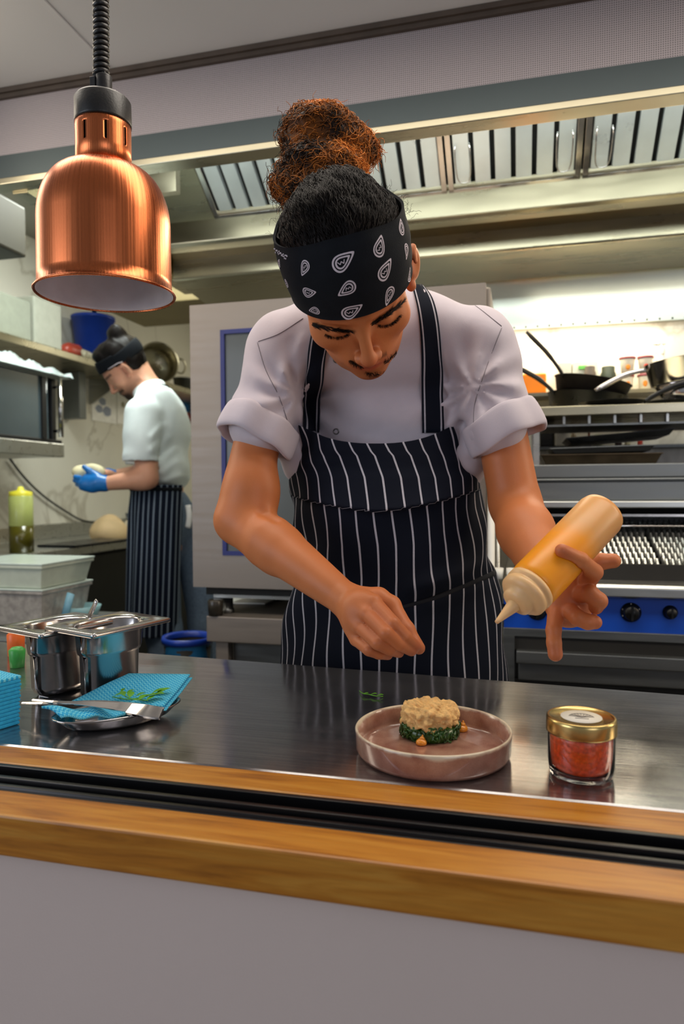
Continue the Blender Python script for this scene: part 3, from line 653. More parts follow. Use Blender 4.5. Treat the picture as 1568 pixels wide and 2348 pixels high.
# shelf on left wall
ls = thing('wall_shelf', 'long steel shelf on the left marble wall above the second chef', 'shelf', (-2.55, 3.5, 1.85))
m = MB(); m.box(-2.698, -2.40, 1.8, 5.9, 1.90, 1.938); m.build('shelf_board', STEELW, ls, bevel=.003)
for Y in (2.5, 4.0, 5.4): m = MB(); m.prism([(-2.698, 1.90), (-2.698, 1.74), (-2.68, 1.74), (-2.42, 1.90)], Y, Y+.012, 'y'); m.build('bracket', STEEL, ls)
def shelfbox(px0, px1, y0, X, col, label, name, cat, z=1.939):
    q0, q1 = onX(px0, 760, X), onX(px1, 760, X); h = onX((px0+px1)/2, y0, X)[2]-z
    m = MB(); m.box(-2.66, X, q0[1], q1[1], z, z+h); return tag(m.build(name, mat(name+'_m', hexc(*col), .4, trans=0), bevel=.008), label, cat)
shelfbox(-60, 72, 668, -2.42, (150, 154, 140), 'white storage container at the left end of the wall shelf', 'storage_container', 'container')
shelfbox(79, 142, 690, -2.42, (172, 174, 160), 'white storage container next to the blue bucket on the wall shelf', 'storage_container', 'container')
p = onX(231, 800, -2.5); q = onX(182, 740, -2.5); r_ = (onX(279, 740, -2.5)-q); rr = .5*abs((279-182)/1605*np.dot(p-CAM, CF))
t = thing('bucket', 'royal blue bucket on the wall shelf above the second chef', 'bucket', (-2.55, p[1], 1.939))
hb = onX(231, 735, -2.55)[2]-1.939
m = MB(); m.lathe([(0, 0), (rr*.72, 0), (rr*.74, .004), (rr*.95, hb-.02), (rr, hb-.02), (rr, hb), (rr*.93, hb), (rr*.72, .01), (0, .01)], (-2.55, p[1], 1.939), 40); m.build('bucket_body', BLUEP, t)
m = MB(); c = (-2.55, p[1], 1.939); m.tube([(-2.55, p[1], 1.95), (-2.545, p[1]+.01, 1.95+hb+.10)], .014, 10); m.build('utensil_handle', BLACK, t)
def pile(px, py, X, col, s, label, seed):
    p = onX(px, py, X); m = MB(); rr = np.random.default_rng(seed); base = MB()
    m.sphere((X, p[1], 1.939+s*.45), (s*.7, s, s*.5), 18); V = m.V[0]; n = np.sin(V*41+seed)*.012+np.sin(V[:, [1, 2, 0]]*73)*.008; m.V[0] = V+n
    m.V[0][:, 2] = np.maximum(m.V[0][:, 2], 1.9395)
    return tag(m.build('food_bag', mat('bag_%d' % seed, hexc(*col), .35, 0, .3, 25)), label, 'bag')
pile(158, 770, -2.50, (168, 66, 50), .072, 'red and white plastic food bag beside the white container on the shelf', 1)
pile(196, 790, -2.44, (190, 184, 160), .05, 'crumpled pale food bag in front of the blue bucket', 2)
pile(216, 790, -2.44, (190, 50, 46), .035, 'small red food bag against the blue bucket', 3)
goodsY = onX(300, 800, -2.5)[1]
m = MB(); m.box(-2.62, -2.46, goodsY-.1, goodsY+.08, 1.939, 2.09); tag(m.build('dark_container', mat('dark_tub', hexc(36, 42, 48), .4), bevel=.01), 'dark container behind the blue bucket on the wall shelf', 'container')
p = onX(362, 830, -2.5)
t = thing('cooking_pot', 'dented steel cooking pot lying on its side behind the second chef\'s head', 'pot', (-2.55, p[1], 1.939))
R = frame((.7, -.70, .05), (0, 0, 1)); rp = .14
m = MB(); m.lathe([(0, -.09), (rp*.8, -.09), (rp, -.05), (rp, .09), (rp+.006, .094), (rp-.004, .09), (rp-.006, -.04), (rp*.78, -.08), (0, -.08)], (-2.55, p[1]+.05, 1.939+rp+.004), 44, R=R); m.build('pot_body', STEELW, t)
m = MB(); cc = np.array((-2.55, p[1]+.05, 1.939+rp+.004)); dirx = R[:, 1]*-1 if (R[:, 1] @ CR) < 0 else R[:, 1]
P = [cc+dirx*(rp)+R[:, 2]*.03+np.array([0, 0, .04]), cc+dirx*(rp+.05)+R[:, 2]*.03+np.array([0, 0, .05]), cc+dirx*(rp+.075)+R[:, 2]*.03, cc+dirx*(rp+.05)+R[:, 2]*.03+np.array([0, 0, -.05]), cc+dirx*rp+R[:, 2]*.03+np.array([0, 0, -.04])]
m.tube(catmull(P, 20), .007, 8); m.build('pot_handle', STEELW, t)
p = onX(418, 830, -2.5); m = MB(); m.lathe([(0, 0), (.06, 0), (.07, .09), (.075, .09), (.075, .095), (0, .1)], (-2.5, p[1], 1.939), 28); tag(m.build('small_pan', STEELD), 'small dark pot at the far end of the wall shelf', 'pot')
# bracket post, posters
p0, p1 = onX(174, 850, -2.6), onX(190, 850, -2.6); zb = onX(182, 960, -2.6)[2]
m = MB(); m.box(-2.698, -2.58, p0[1], p1[1], zb, 1.90); tag(m.build('shelf_support', STEELD, bevel=.003), 'dark vertical metal support under the left wall shelf', 'support')
def poster(px0, px1, y0, y1, label, marks, seed, base=(246, 244, 238), name='poster'):
    a, b = onX(px0, (y0+y1)/2, -2.69), onX(px1, (y0+y1)/2, -2.69); z1, z0 = onX((px0+px1)/2, y0, -2.69)[2], onX((px0+px1)/2, y1, -2.69)[2]
    t = thing(name, label, 'poster', (-2.695, (a[1]+b[1])/2, z0))
    m = MB(); m.box(-2.699, -2.696, a[1], b[1], z0, z1); m.build('sheet', mat('paper_%d' % seed, hexc(*base), .6), t)
    m = MB(); mats = []
    for (u, v, ru, rv, mi) in marks:
        c = (-2.6955, a[1]+(b[1]-a[1])*u, z0+(z1-z0)*v); W, H = (b[1]-a[1])*ru, (z1-z0)*rv
        m.add([(c[0], c[1]+W*math.cos(2*PI*k/10)*(1 if k % 2 else .8), c[2]+H*math.sin(2*PI*k/10)) for k in range(10)], [tuple(range(10))], mi, False)
    m.build('printed_shapes', [mat('print_blue', hexc(150, 158, 176), .6), mat('print_red', hexc(150, 90, 84), .6), mat('print_green', hexc(168, 164, 134), .6)], t, fixn=False)
poster(212, 268, 838, 968, 'white poster with grey blue shapes on the marble wall left of the second chef', [(.42, .36, .16, .07, 0), (.28, .22, .16, .07, 0), (.6, .2, .2, .09, 0), (.25, .62, .08, .05, 2), (.55, .55, .1, .05, 2), (.7, .7, .07, .05, 2), (.2, .85, .1, .04, 2)], 1)
poster(270, 312, 846, 974, 'white poster with a red mark right of the grey blue poster', [(.25, .62, .10, .05, 1), (.3, .35, .1, .05, 2)], 2)
# notice seen between second chef and oven
a, b = onX(410, 900, -2.69), onX(440, 900, -2.69); z1, z0 = onX(425, 892, -2.69)[2], onX(425, 965, -2.69)[2]
t = thing('blue_notice', 'blue and red notice on the wall beside the left edge of the oven', 'notice', (-2.69, (a[1]+b[1])/2, z0))
m = MB(); m.box(-2.699, -2.696, a[1], b[1]+.5, z0+(z1-z0)*.3, z1); m.build('blue_panel', mat('sign_blue', hexc(40, 130, 200), .5), t)
m = MB(); m.box(-2.699, -2.696, a[1], b[1]+.5, z0, z0+(z1-z0)*.28); m.build('red_panel', mat('sign_red', hexc(214, 70, 50), .5), t)

# glass fronted heated cabinet at the left
WX = -2.22
b1 = onX(148, 1040, WX); zb0 = onX(148, 1049, WX)[2]; zb1 = onX(148, 1018, WX)[2]; ztp = onX(140, 872, WX)[2]
gc = thing('display_cabinet', 'glass fronted countertop oven with a chrome bar handle at the left edge', 'cabinet', (-2.45, 2.5, zb0))
Y0c, Y1c = 1.9, b1[1]
m = MB(); m.box(-2.68, WX, Y0c, Y1c, zb0, zb1); m.build('base', STEEL, gc, bevel=.004)
m = MB(); m.box(-2.66, WX-.01, Y0c, Y1c-.004, zb1, zb1+.018); m.box(-2.66, -2.62, Y0c, Y1c-.02, zb1, ztp); m.box(-2.66, WX-.03, Y1c-.05, Y1c-.02, zb1, ztp); m.build('case', BLACK, gc, bevel=.003)
m = MB(); m.box(-2.66, WX-.005, Y0c, Y1c-.02, ztp, ztp+.012); m.build('roof_panel', STEELD, gc)
gl = mat('cabinet_glass', (.05, .07, .08, 1), .06, 0, .3, 2, coat=1); 
m = MB(); m.box(WX-.022, WX-.016, Y0c, Y1c-.10, zb1+.018, ztp); m.build('glass_door', gl, gc)
yh = onX(131, 940, WX+.0)[1]; m = MB(); m.tube([(WX+.02, yh, zb1+.03), (WX+.02, yh, ztp-.005)], .012, 12); m.tube([(WX+.02, yh, zb1+.06), (WX-.02, yh, zb1+.06)], .008, 8); m.tube([(WX+.02, yh, ztp-.04), (WX-.02, yh, ztp-.04)], .008, 8); m.build('bar_handle', CHROME, gc)
yh = onX(100, 940, WX-.01)[1]; m = MB(); m.box(WX-.016, WX-.004, yh-.015, yh+.015, zb1+.018, ztp); m.build('door_stile', BLACK, gc)
for Y in (Y0c+.1, Y1c-.1):
    m = MB(); m.box(-2.68, -2.60, Y-.02, Y+.02, .985, zb0); m.build('leg', BLACK, gc)
# crumpled film on cabinet
m = MB(); nu, nv = 40, 16; G = np.zeros((nu, nv, 3)); rr = RNG.normal(size=(nu, nv))*.006
for i in range(nu):
    for j in range(nv):
        yy = Y0c+(Y1c+.04-Y0c)*i/(nu-1); xx = -2.385+(WX+.03+2.385)*j/(nv-1)
        h = .085*math.sin(PI*min(1, (j+2)/(nv+1)))**.6*(1-.65*(i/(nu-1))**3)
        G[i, j] = (xx, yy, ztp+.014+max(0, h*(1 if 0 < j < nv-1 else .0)+rr[i, j]+.012*math.sin(i*1.3+j)*(0 < j < nv-1)))
m.grid(G); m.grid(G*np.array([1, 1, 0])+np.array([0, 0, ztp+.0125]))
tag(m.build('plastic_film', mat('film', hexc(206, 220, 220), .18, 0, .15, 14, .4, 40, coat=.6)), 'crumpled clear plastic bag lying on top of the glass fronted oven', 'plastic bag')
# cable
P = [onX(x, y, -2.68) for x, y in ((20, 1048), (45, 1082), (75, 1115), (110, 1145), (150, 1172), (185, 1192), (215, 1198))]
P[0] = P[0]; m = MB(); m.tube(catmull(P, 40), .006, 8); tag(m.build('power_cable', BLACK), 'black power cable hanging across the marble wall', 'cable')
# oil bottle
p = onZ(50, 1266, .901); t = thing('oil_bottle', 'squeeze bottle with a yellow cap half full of oil on the wall counter', 'bottle', (p[0], p[1], .901)); D = np.dot(p-CAM, CF); s = D/1605
r = 26*s
m = MB(); m.lathe([(0, 0), (r, 0), (r, 128*s), (r*.9, 130*s), (0, 130*s)], (p[0], p[1], .901), 32, ); m.build('bottle_body', mat('translucent_green', hexc(196, 206, 120), .3, trans=.15), t)
m = MB(); m.lathe([(0, -.0005), (r*1.01, -.0005), (r*1.01, 60*s), (0, 60*s)], (p[0], p[1], .902), 32); m.build('oil', mat('olive_oil', hexc(84, 78, 20), .2), t)
m = MB(); m.lathe([(r*.95, 128*s), (r*.95, 138*s), (r*.3, 142*s), (r*.2, 150*s), (0, 151*s)], (p[0], p[1], .901), 28); m.build('cap', mat('yellow_plastic', hexc(236, 226, 60), .4), t)
# dough and things on counter
def blob(px, py, rx, ry, h, col, name, label, cat, z=.901, seed=0, X=None):
    p = onZ(px, py, z) if X is None else onX(px, py, X); D = np.dot(p-CAM, CF)/1605; m = MB(); m.sphere((0, 0, 0), (rx*D, ry*D, h*D), 28)
    V = m.V[0]; n = V/np.linalg.norm(V, axis=1)[:, None]; V += n*(np.sin(V*60/(rx*D*10)+seed).sum(1)*.025*h*D)[:, None]; V[:, 2] = np.maximum(V[:, 2], -.3*h*D); V[:, 2] += .3*h*D
    m.V[0] = V+np.array([p[0], p[1]+ry*D*.4, z])
    return tag(m.build(name, mat(name+'_%d' % seed, hexc(*col), .7, 0, .12, 14, .3, 30)), label, cat)
blob(241, 1236, 44, 40, 42, (208, 178, 132), 'bread_dough', 'mound of pale dough resting on the wall counter', 'dough', seed=1)
blob(290, 1228, 14, 14, 26, (222, 206, 176), 'bread_dough', 'small piece of dough beside the big dough mound', 'dough', seed=2)
p = onZ(285, 1215, .901); m = MB(); m.lathe([(0, 0), (.08, 0), (.13, .12), (.134, .12), (.085, .005), (0, .005)], (p[0]-.02, p[1]+.1, .901), 32); tag(m.build('mixing_bowl', mat('dark_steel_bowl', hexc(90, 92, 90), .35, .9)), 'dark steel mixing bowl behind the dough', 'bowl')
p = onZ(180, 1246, .901); m = MB(); m.box(p[0]-.06, p[0]+.16, p[1]-.25, p[1]+.25, .901, .912); tag(m.build('dark_board', BLACKM, bevel=.003), 'flat dark tray on the edge of the wall counter', 'tray')
p = onZ(15, 1250, .901); m = MB(); m.box(p[0]-.2, p[0]-.02, p[1]-.25, p[1]-.02, .901, .955); tag(m.build('flour_container', mat('cream_box', hexc(210, 196, 160), .5), bevel=.006), 'cream coloured container behind the oil bottle', 'container')

# low prep table with tubs
pt = thing('prep_table', 'dark low prep table holding plastic tubs behind the steel pans', 'table', (-1.85, 2.1, 0))
m = MB(); m.box(-2.10, -1.33, 1.75, 2.25, .70, .735); m.build('table_top', STEELD, pt, bevel=.004)
m = MB(); m.box(-2.05, -1.40, 1.80, 2.22, .1, .70); m.build('cabinet', DARK, pt)
for X in (-2.05, -1.42):
    for Y in (1.82, 2.18): m = MB(); m.tube([(X, Y, 0), (X, Y, .1)], .02, 10); m.build('foot', STEELD, pt)
def plastub(x0, x1, Y0, Y1, z, h, mt, label, lid=True):
    t = thing('plastic_tub', label, 'tub', ((x0+x1)/2, (Y0+Y1)/2, z)); m = MB(); e = .014
    V = []; 
    for (i, zz) in ((e, z), (0, z+h-.012), (-.006, z+h-.012), (-.006, z+h), (.004, z+h), (e+.004, z+.004)):
        V += [(x0+i, Y0+i, zz), (x1-i, Y0+i, zz), (x1-i, Y1-i, zz), (x0+i, Y1-i, zz)]
    F = [(a*4+k, a*4+(k+1) % 4, (a+1)*4+(k+1) % 4, (a+1)*4+k) for a in range(5) for k in range(4)]+[(3, 2, 1, 0), (20, 21, 22, 23)]
    m.add(V, F, smooth=False); m.build('tub_body', mt, t, bevel=.003)
    if lid: m = MB(); m.box(x0-.008, x1+.008, Y0-.008, Y1+.008, z+h, z+h+.006); m.build('lid', mat('clear_lid', hexc(206, 222, 214), .25), t, bevel=.002)
    return t
FROST = mat('frosted_plastic', hexc(206, 216, 200), .35, trans=.1); CLEAR = mat('cloudy_plastic', hexc(160, 156, 150), .3, 0, .35, 40)
a = onY(96, 1380, 1.92)[0]; zt2 = onY(96, 1356, 1.92)[2]
plastub(a-.32, a, 1.92, 2.18, .736, max(.05, zt2-.736), CLEAR, 'cloudy plastic tub, bottom of the pair on the prep table')
z2 = max(.05, zt2-.736)+.736+.007; zt3 = onY(96, 1296, 1.92)[2]
plastub(a-.32, a+.008, 1.91, 2.18, z2, zt3-z2, FROST, 'frosted white plastic tub stacked on the cloudy tub')
p = onY(108, 1410, 1.9); m = MB(); m.tube([(p[0]+.0, 1.98, .745), (p[0]+.03, 1.98, .84)], .014, 12, flat=.5); tag(m.build('blue_scoop', mat('pale_blue_plastic', hexc(110, 160, 180), .4)), 'pale blue scoop leaning beside the plastic tubs', 'scoop')
p = onY(190, 1395, 2.12); m = MB(); m.lathe([(0, 0), (.05, 0), (.063, .045), (.068, .045), (.053, .004), (0, .004)], (p[0], 2.1, .736), 32, sx=1.1); tag(m.build('blue_tray', mat('pale_blue_tray', hexc(140, 184, 190), .4)), 'pale blue dish behind the front steel pan', 'dish')
# bin behind second chef
p = onY(430, 1452, 2.35); t = thing('waste_bin', 'bin with a bright blue bag left of the oven stand', 'bin', (p[0], 2.35, 0)); zt4 = p[2]
m = MB(); m.lathe([(0, 0), (.11, 0), (.14, zt4-.03), (.135, zt4-.03), (0, .02)], (p[0], 2.35, 0), 32, sx=.62, sy=.62); m.build('bin_body', DARK, t)
m = MB(); m.lathe([(.125, zt4-.35), (.143, zt4-.12), (.139, zt4-.05), (.145, zt4-.03)], (p[0], 2.35, 0), 32, sx=.62, sy=.62); V = m.V[0]; V[:, 0] += .004*np.sin(V[:, 2]*90+V[:, 1]*70); m.build('bin_bag', mat('bag_blue', hexc(36, 110, 160), .35, 0, .2, 20), t)
m = MB(); m.lathe([(.13, zt4-.03), (.151, zt4-.032), (.154, zt4-.02), (.148, zt4-.008), (.13, zt4-.012), (.13, zt4-.03)], (p[0], 2.35, 0), 32, sx=.62, sy=.62); m.build('rim', BLUEP, t)
p = onY(455, 1425, 2.02); m = MB(); m.lathe([(0, 0), (.022, 0), (.024, .045), (.02, .05), (0, .05)], (OX0+.075, 2.0, .7855), 20)
tag(m.build('small_jar', mat('dark_jar_b', hexc(50, 46, 40), .3)), 'small dark jar on the left corner of the oven stand', 'jar')

# ============================================================ THINGS ON THE PASS
ZC = .8605
def gn_pan(corners, zrim, depth, label, name='steel_pan'):
    """corners: four rim outer corners (x,y) counter clockwise"""
    C4 = np.array(corners, float); c = C4.mean(0)
    def rr(inset, rad, n=6):
        out = []
        for k in range(4):
            p = C4[k]; a = C4[k-1]-p; b = C4[(k+1) % 4]-p; a /= np.linalg.norm(a); b /= np.linalg.norm(b)
            q = p+(a+b)*inset; r0 = rad
            for t in np.linspace(0, 1, n):
                P0, P1, P2 = q+a*r0, q, q+b*r0
                out.append((1-t)**2*P0+2*t*(1-t)*P1+t*t*P2)
        return np.array(out)
    L_ = [(0, .006, zrim-.005), (0, .006, zrim), (.002, .006, zrim+.001), (.016, .050, zrim), (.019, .05, zrim-.004), (.0215, .046, zrim-.036), (.0225, .045, zrim-.040), (.0255, .042, zrim-.043), (.0275, .040, ZC+.014), (.033, .036, ZC+.004), (.042, .030, ZC+.001)]
    V = []; n = 24
    for i, rd, z in L_: V += [(p[0], p[1], z) for p in rr(i, rd)]
    F = [(a*n+k, a*n+(k+1) % n, (a+1)*n+(k+1) % n, (a+1)*n+k) for a in range(len(L_)-1) for k in range(n)]+[tuple((len(L_)-1)*n+k for k in range(n))]
    m = MB(); m.add(V, F); o = m.build(name, mat('pan_steel', hexc(196, 192, 190), .2, 1, .06, 14, .05, 40, rvar=.06), solid=.0012)
    return tag(o, label, 'steel pan')
zr = onY(300, 1450, 1.02)[2]
# front pan: rim corner points from the picture at rim height
ZR = ZC+.112
pA = onZ(215, 1457, ZR)[:2]; pB = onZ(393, 1418, ZR)[:2]; pC = onZ(275, 1400, ZR)[:2]; pD = onZ(100, 1437, ZR)[:2]
u = (pB-pA); v = (pD-pA)
gn_pan([pA, pB, pB+v*1.0, pD], ZR, .1, 'steel container with an empty interior, right one of the two on the pass')
sh = np.array(onZ(97, 1448, ZR)[:2]); 
q1 = sh; q0 = onZ(-40, 1437, ZR)[:2]
q1 = q1+v*.035
gn_pan([q1, q1+u*.98, q1+u*.98+v, q1+v], ZR-.006, .1, 'steel container holding a spoon, left one of the two on the pass')
s0 = onZ(205, 1412, ZR+.002); s1 = at(222, 1376, np.dot(s0-CAM, CF)-.01)
m = MB(); P = [s0+(s0-s1)*1.1, s0, s1]; m.tube(catmull(P, 12), [.003]*6+[.0045]*5+[.0035], 8, flat=.45)
m.sphere(P[0], (.012, .014, .006), 12)
tag(m.build('spoon', CHROME), 'steel spoon standing in the left container', 'spoon')

# blue cloths
def cloth_mat():
    m, N, L, P = newmat('blue_cloth')
    tc = N.new('ShaderNodeTexCoord'); mp = N.new('ShaderNodeMapping'); mp.inputs['Scale'].default_value = (1, 1, 1); L.new(tc.outputs['UV'], mp.inputs[0])
    wv = N.new('ShaderNodeTexWave'); wv.inputs['Scale'].default_value = 60; wv.inputs['Distortion'].default_value = 0
    sx = N.new('ShaderNodeSeparateXYZ'); L.new(mp.outputs[0], sx.inputs[0])
    s1 = N.new('ShaderNodeMath'); s1.operation = 'MULTIPLY'; s1.inputs[1].default_value = 900; L.new(sx.outputs[0], s1.inputs[0])
    s2 = N.new('ShaderNodeMath'); s2.operation = 'SINE'; L.new(s1.outputs[0], s2.inputs[0])
    s3 = N.new('ShaderNodeMath'); s3.operation = 'MULTIPLY'; s3.inputs[1].default_value = .0016; L.new(s2.outputs[0], s3.inputs[0])
    s4 = N.new('ShaderNodeMath'); s4.operation = 'ADD'; L.new(sx.outputs[1], s4.inputs[0]); L.new(s3.outputs[0], s4.inputs[1])
    s5 = N.new('ShaderNodeMath'); s5.operation = 'MULTIPLY'; s5.inputs[1].default_value = 1100; L.new(s4.outputs[0], s5.inputs[0])
    s6 = N.new('ShaderNodeMath'); s6.operation = 'SINE'; L.new(s5.outputs[0], s6.inputs[0])
    mr = N.new('ShaderNodeMapRange'); mr.inputs[1].default_value = -.4; mr.inputs[2].default_value = .6; L.new(s6.outputs[0], mr.inputs[0])
    mx = N.new('ShaderNodeMixRGB'); mx.inputs[1].default_value = hexc(28, 172, 226); mx.inputs[2].default_value = hexc(120, 220, 244); L.new(mr.outputs[0], mx.inputs[0])
    L.new(mx.outputs[0], P.inputs['Base Color']); P.inputs['Roughness'].default_value = .8
    b = N.new('ShaderNodeBump'); b.inputs['Strength'].default_value = .4; b.inputs['Distance'].default_value = .001; L.new(s6.outputs[0], b.inputs['Height']); L.new(b.outputs[0], P.inputs['Normal'])
    return m
CLOTH = cloth_mat(); CLOTHE = mat('blue_cloth_edge', hexc(44, 172, 220), .85, 0, .12, 200, .3, 500)
# stack of cloths at the left edge: leaning block of many folds
p = onZ(45, 1660, ZC); q = onZ(-60, 1692, ZC); back = onZ(20, 1600, ZC)
ux = (np.array(p)-np.array(q)); L1 = np.linalg.norm(ux); ux /= L1; vy = np.array([-ux[1], ux[0], 0])
st_ = thing('cloth_stack', 'neat stack of folded sky blue cleaning cloths at the left edge of the pass', 'cloth stack', tuple((np.array(p)+np.array(q))/2+vy*.06))
htop = (1660-1548)/1605*np.dot(p-CAM, CF)
nl = 13
for i in range(nl):
    z0 = ZC+htop*i/nl; z1 = z0+htop/nl*.97; o_ = .0007*math.sin(i*2.1); lean = .004*(i/nl)
    m = MB(); P_ = []
    A = np.array(q)-ux*.05; B = np.array(p)+ux*(o_+lean); W = .115
    V = []; uv = []
    n = 8
    poly = [A+ux*0, B-ux*.003, B, B+vy*W, A+vy*W]
    rnd = [(0, .0), (1, 1)]
    for z, e in ((z0, .0012), (z0+(z1-z0)*.25, 0), (z0+(z1-z0)*.75, 0), (z1, .0012)):
        for (a, b) in ((0, 0), (1, 0), (1, 1), (0, 1)):
            pt_ = A+(B-A)*a+vy*W*b+ux*(e*(1 if a == 0 else -1))+vy*(e*(1 if b == 0 else -1)); zz = z-ZC
            zz += .006*(1-a)*0
            V.append((pt_[0], pt_[1], ZC+zz)); uv.append(((pt_-A) @ ux, (pt_-A) @ vy))
    F = [(k*4+j, k*4+(j+1) % 4, (k+1)*4+(j+1) % 4, (k+1)*4+j) for k in range(3) for j in range(4)]+[(3, 2, 1, 0), (12, 13, 14, 15)]
    m.add(V, F, uv=uv, smooth=False); m.build('folded_cloth', CLOTH if i == nl-1 else CLOTHE, st_)
# oval steel dish
c = np.array(onZ(268, 1625, ZC+.014)); e1 = np.array(onZ(412, 1600, ZC+.02)); e0 = np.array(onZ(118, 1648, ZC+.02))
ax = e1-e0; La = np.linalg.norm(ax[:2])/2; ang = math.degrees(math.atan2(ax[1], ax[0])); c = (e0+e1)/2; c[2] = ZC
m = MB(); Rz = rot('Z', ang)
m.lathe([(0, .003), (.6, .003), (.8, .010), (.93, .018), (1.0, .020), (1.003, .0185), (.93, .0155), (.8, .006), (.62, 0), (0, 0)], (0, 0, 0), 72)
V = m.V[0]; V[:, 0] *= La; V[:, 1] *= La*.52; m.V[0] = V @ Rz.T+c
tag(m.build('oval_dish', CHROME), 'oval polished steel dish with a blue cloth and herbs at the left of the pass', 'dish')
# cloth on dish : folded, spilling towards left front
def cl(px, py, z): return np.array(onZ(px, py, z))
zc = ZC+.016
TL, TR_, BR, BL = cl(295, 1545, zc+.022), cl(436, 1547, zc+.016), cl(375, 1620, zc+.007), cl(165, 1608, zc+.002)
nu = 30; G = np.zeros((nu, nu, 3)); UV = np.zeros((nu, nu, 2))
for i in range(nu):
    for j in range(nu):
        a, b = i/(nu-1), j/(nu-1)
        q = TL*(1-a)*(1-b)+TR_*a*(1-b)+BR*a*b+BL*(1-a)*b
        q[2] += .004*math.sin(a*5+b*3)*math.sin(PI*a)*math.sin(PI*b)+.003*math.sin(9*a+4*b)*b*(1-b)
        G[i, j] = q; UV[i, j] = (a*.11, b*.11)
cf = thing('blue_cloth', 'folded sky blue cloth lying across the oval steel dish', 'cloth', (c[0], c[1], ZC+.01))
m = MB(); m.grid(G, UV); m.build('top_layer', CLOTH, cf, solid=.002)
G2 = G+np.array([.004, -.001, -.0045]); 
m = MB(); m.grid(G2, UV+.03); m.build('middle_layer', CLOTH, cf, solid=.002)
a0, a1, b0, b1_ = cl(95, 1622, ZC+.024), cl(310, 1630, ZC+.013), cl(140, 1646, ZC+.018), cl(285, 1642, ZC+.012)
G3 = np.zeros((24, 10, 3)); UV3 = np.zeros((24, 10, 2))
for i in range(24):
    for j in range(10):
        a, b = i/23, j/9; q = (a0*(1-a)+a1*a)*(1-b)+(b0*(1-a)+b1_*a)*b; q[2] += .004*math.sin(PI*b)*(1-a*.5)+.002*math.sin(14*a); G3[i, j] = q; UV3[i, j] = (a*.12, b*.03)
m = MB(); m.grid(G3, UV3); m.build('front_fold', CLOTH, cf, solid=.003)
# herbs
def leafy(paths, name, label, zz, leaves, mats):
    m = MB()
    for P in paths: m.tube(catmull([cl(x, y, z) for x, y, z in P], 10), .0007, 5)
    for (x, y, z, ang, l) in leaves:
        c_ = cl(x, y, z); d = np.array([math.cos(ang), math.sin(ang), .25]); s = np.array([-math.sin(ang), math.cos(ang), 0]); d /= np.linalg.norm(d)
        V = []
        for t, wd in ((0, .0), (.25, .8), (.5, 1), (.75, .65), (1, 0)):
            q = c_+d*l*1.25*t+np.array([0, 0, .15*l*math.sin(PI*t)]); V += [q-s*wd*l*.36, q-np.array([0, 0, .06*l*wd]), q+s*wd*l*.36]
        m.add(V, [(k*3+j, k*3+j+1, k*3+j+4, k*3+j+3) for k in range(4) for j in range(2)])
    return tag(m.build(name, mats), label, 'herb')
GREEN = mat('herb_green', hexc(96, 168, 30), .45, 0, .3, 200)
zl = zc+.012
lv = [(258, 1598, zl, .3, .014), (278, 1586, zl, 1.6, .008), (290, 1590, zl, 1.0, .010), (285, 1596, zl, 2.4, .012), (300, 1608, zl, -.3, .012), (297, 1600, zl, 1.9, .014), (318, 1606, zl, 1.4, .013), (322, 1600, zl, .2, .012), (336, 1606, zl, 1.1, .012), (330, 1600, zl, .2, .017), (345, 1597, zl, .0, .018), (357, 1592, zl, .8, .018), (362, 1588, zl, 1.6, .010), (348, 1590, zl, .6, .014), (268, 1601, zl, -.4, .009), (310, 1597, zl, .6, .012)]
leafy([[(258, 1598, zl), (290, 1603, zl), (320, 1600, zl), (368, 1586, zl)], [(278, 1590, zl), (300, 1602, zl), (340, 1606, zl)]], 'herb_sprig', 'fresh green herb sprig lying on the blue cloth', zl, lv, GREEN)
leafy([[(824, 1584, ZC+.001), (832, 1590, ZC+.004), (845, 1592, ZC+.003), (862, 1596, ZC+.003), (878, 1597, ZC+.001)]], 'herb_scrap', 'thin green herb scrap on the worktop behind the plate', ZC, [(832, 1591, ZC+.002, -.2, .008), (848, 1593, ZC+.002, -.2, .010), (862, 1596, ZC+.002, -.1, .010)], GREEN)
# tongs
tg = thing('kitchen_tongs', 'long steel tongs resting across the oval dish and the blue cloth', 'tongs', tuple(cl(200, 1620, ZC+.02)))
zz = ZC+.028
def bar(P, wds, th, nm):
    Q = catmull(P, 24); W = np.interp(np.linspace(0, 1, 24), np.linspace(0, 1, len(wds)), wds); m = MB(); V = []
    T = np.gradient(Q, axis=0); T /= np.linalg.norm(T, axis=1)[:, None]
    for i in range(24):
        s = np.cross(T[i], (0, 0, 1)); s /= np.linalg.norm(s); s = s*.8-np.array([0, 0, .6]); 
        for a, b in ((-1, -1), (1, -1), (1, 1), (-1, 1)): V.append(Q[i]+s*W[i]*a/2+np.cross(s, T[i])*th*b/2)
    F = [(i*4+k, i*4+(k+1) % 4, (i+1)*4+(k+1) % 4, (i+1)*4+k) for i in range(23) for k in range(4)]+[(3, 2, 1, 0), (92, 93, 94, 95)]
    m.add(V, F, smooth=False); m.build(nm, CHROME, tg, bevel=.0004)
bar([cl(50, 1612, zz-.010), cl(120, 1613, zz-.003), cl(200, 1612, zz), cl(290, 1621, zz), cl(372, 1633, zz-.002)], [.003, .004, .005, .012, .015, .014], .0015, 'arm')
bar([cl(74, 1605, zz-.006), cl(130, 1610, zz), cl(200, 1613, zz+.002), cl(290, 1622, zz-.001), cl(370, 1634, zz-.004)], [.003, .004, .005, .010, .013, .014], .0015, 'arm')
bar([cl(297, 1626, zz-.002), cl(335, 1631, zz), cl(370, 1637, zz-.002)], [.015, .018, .015], .005, 'grip')

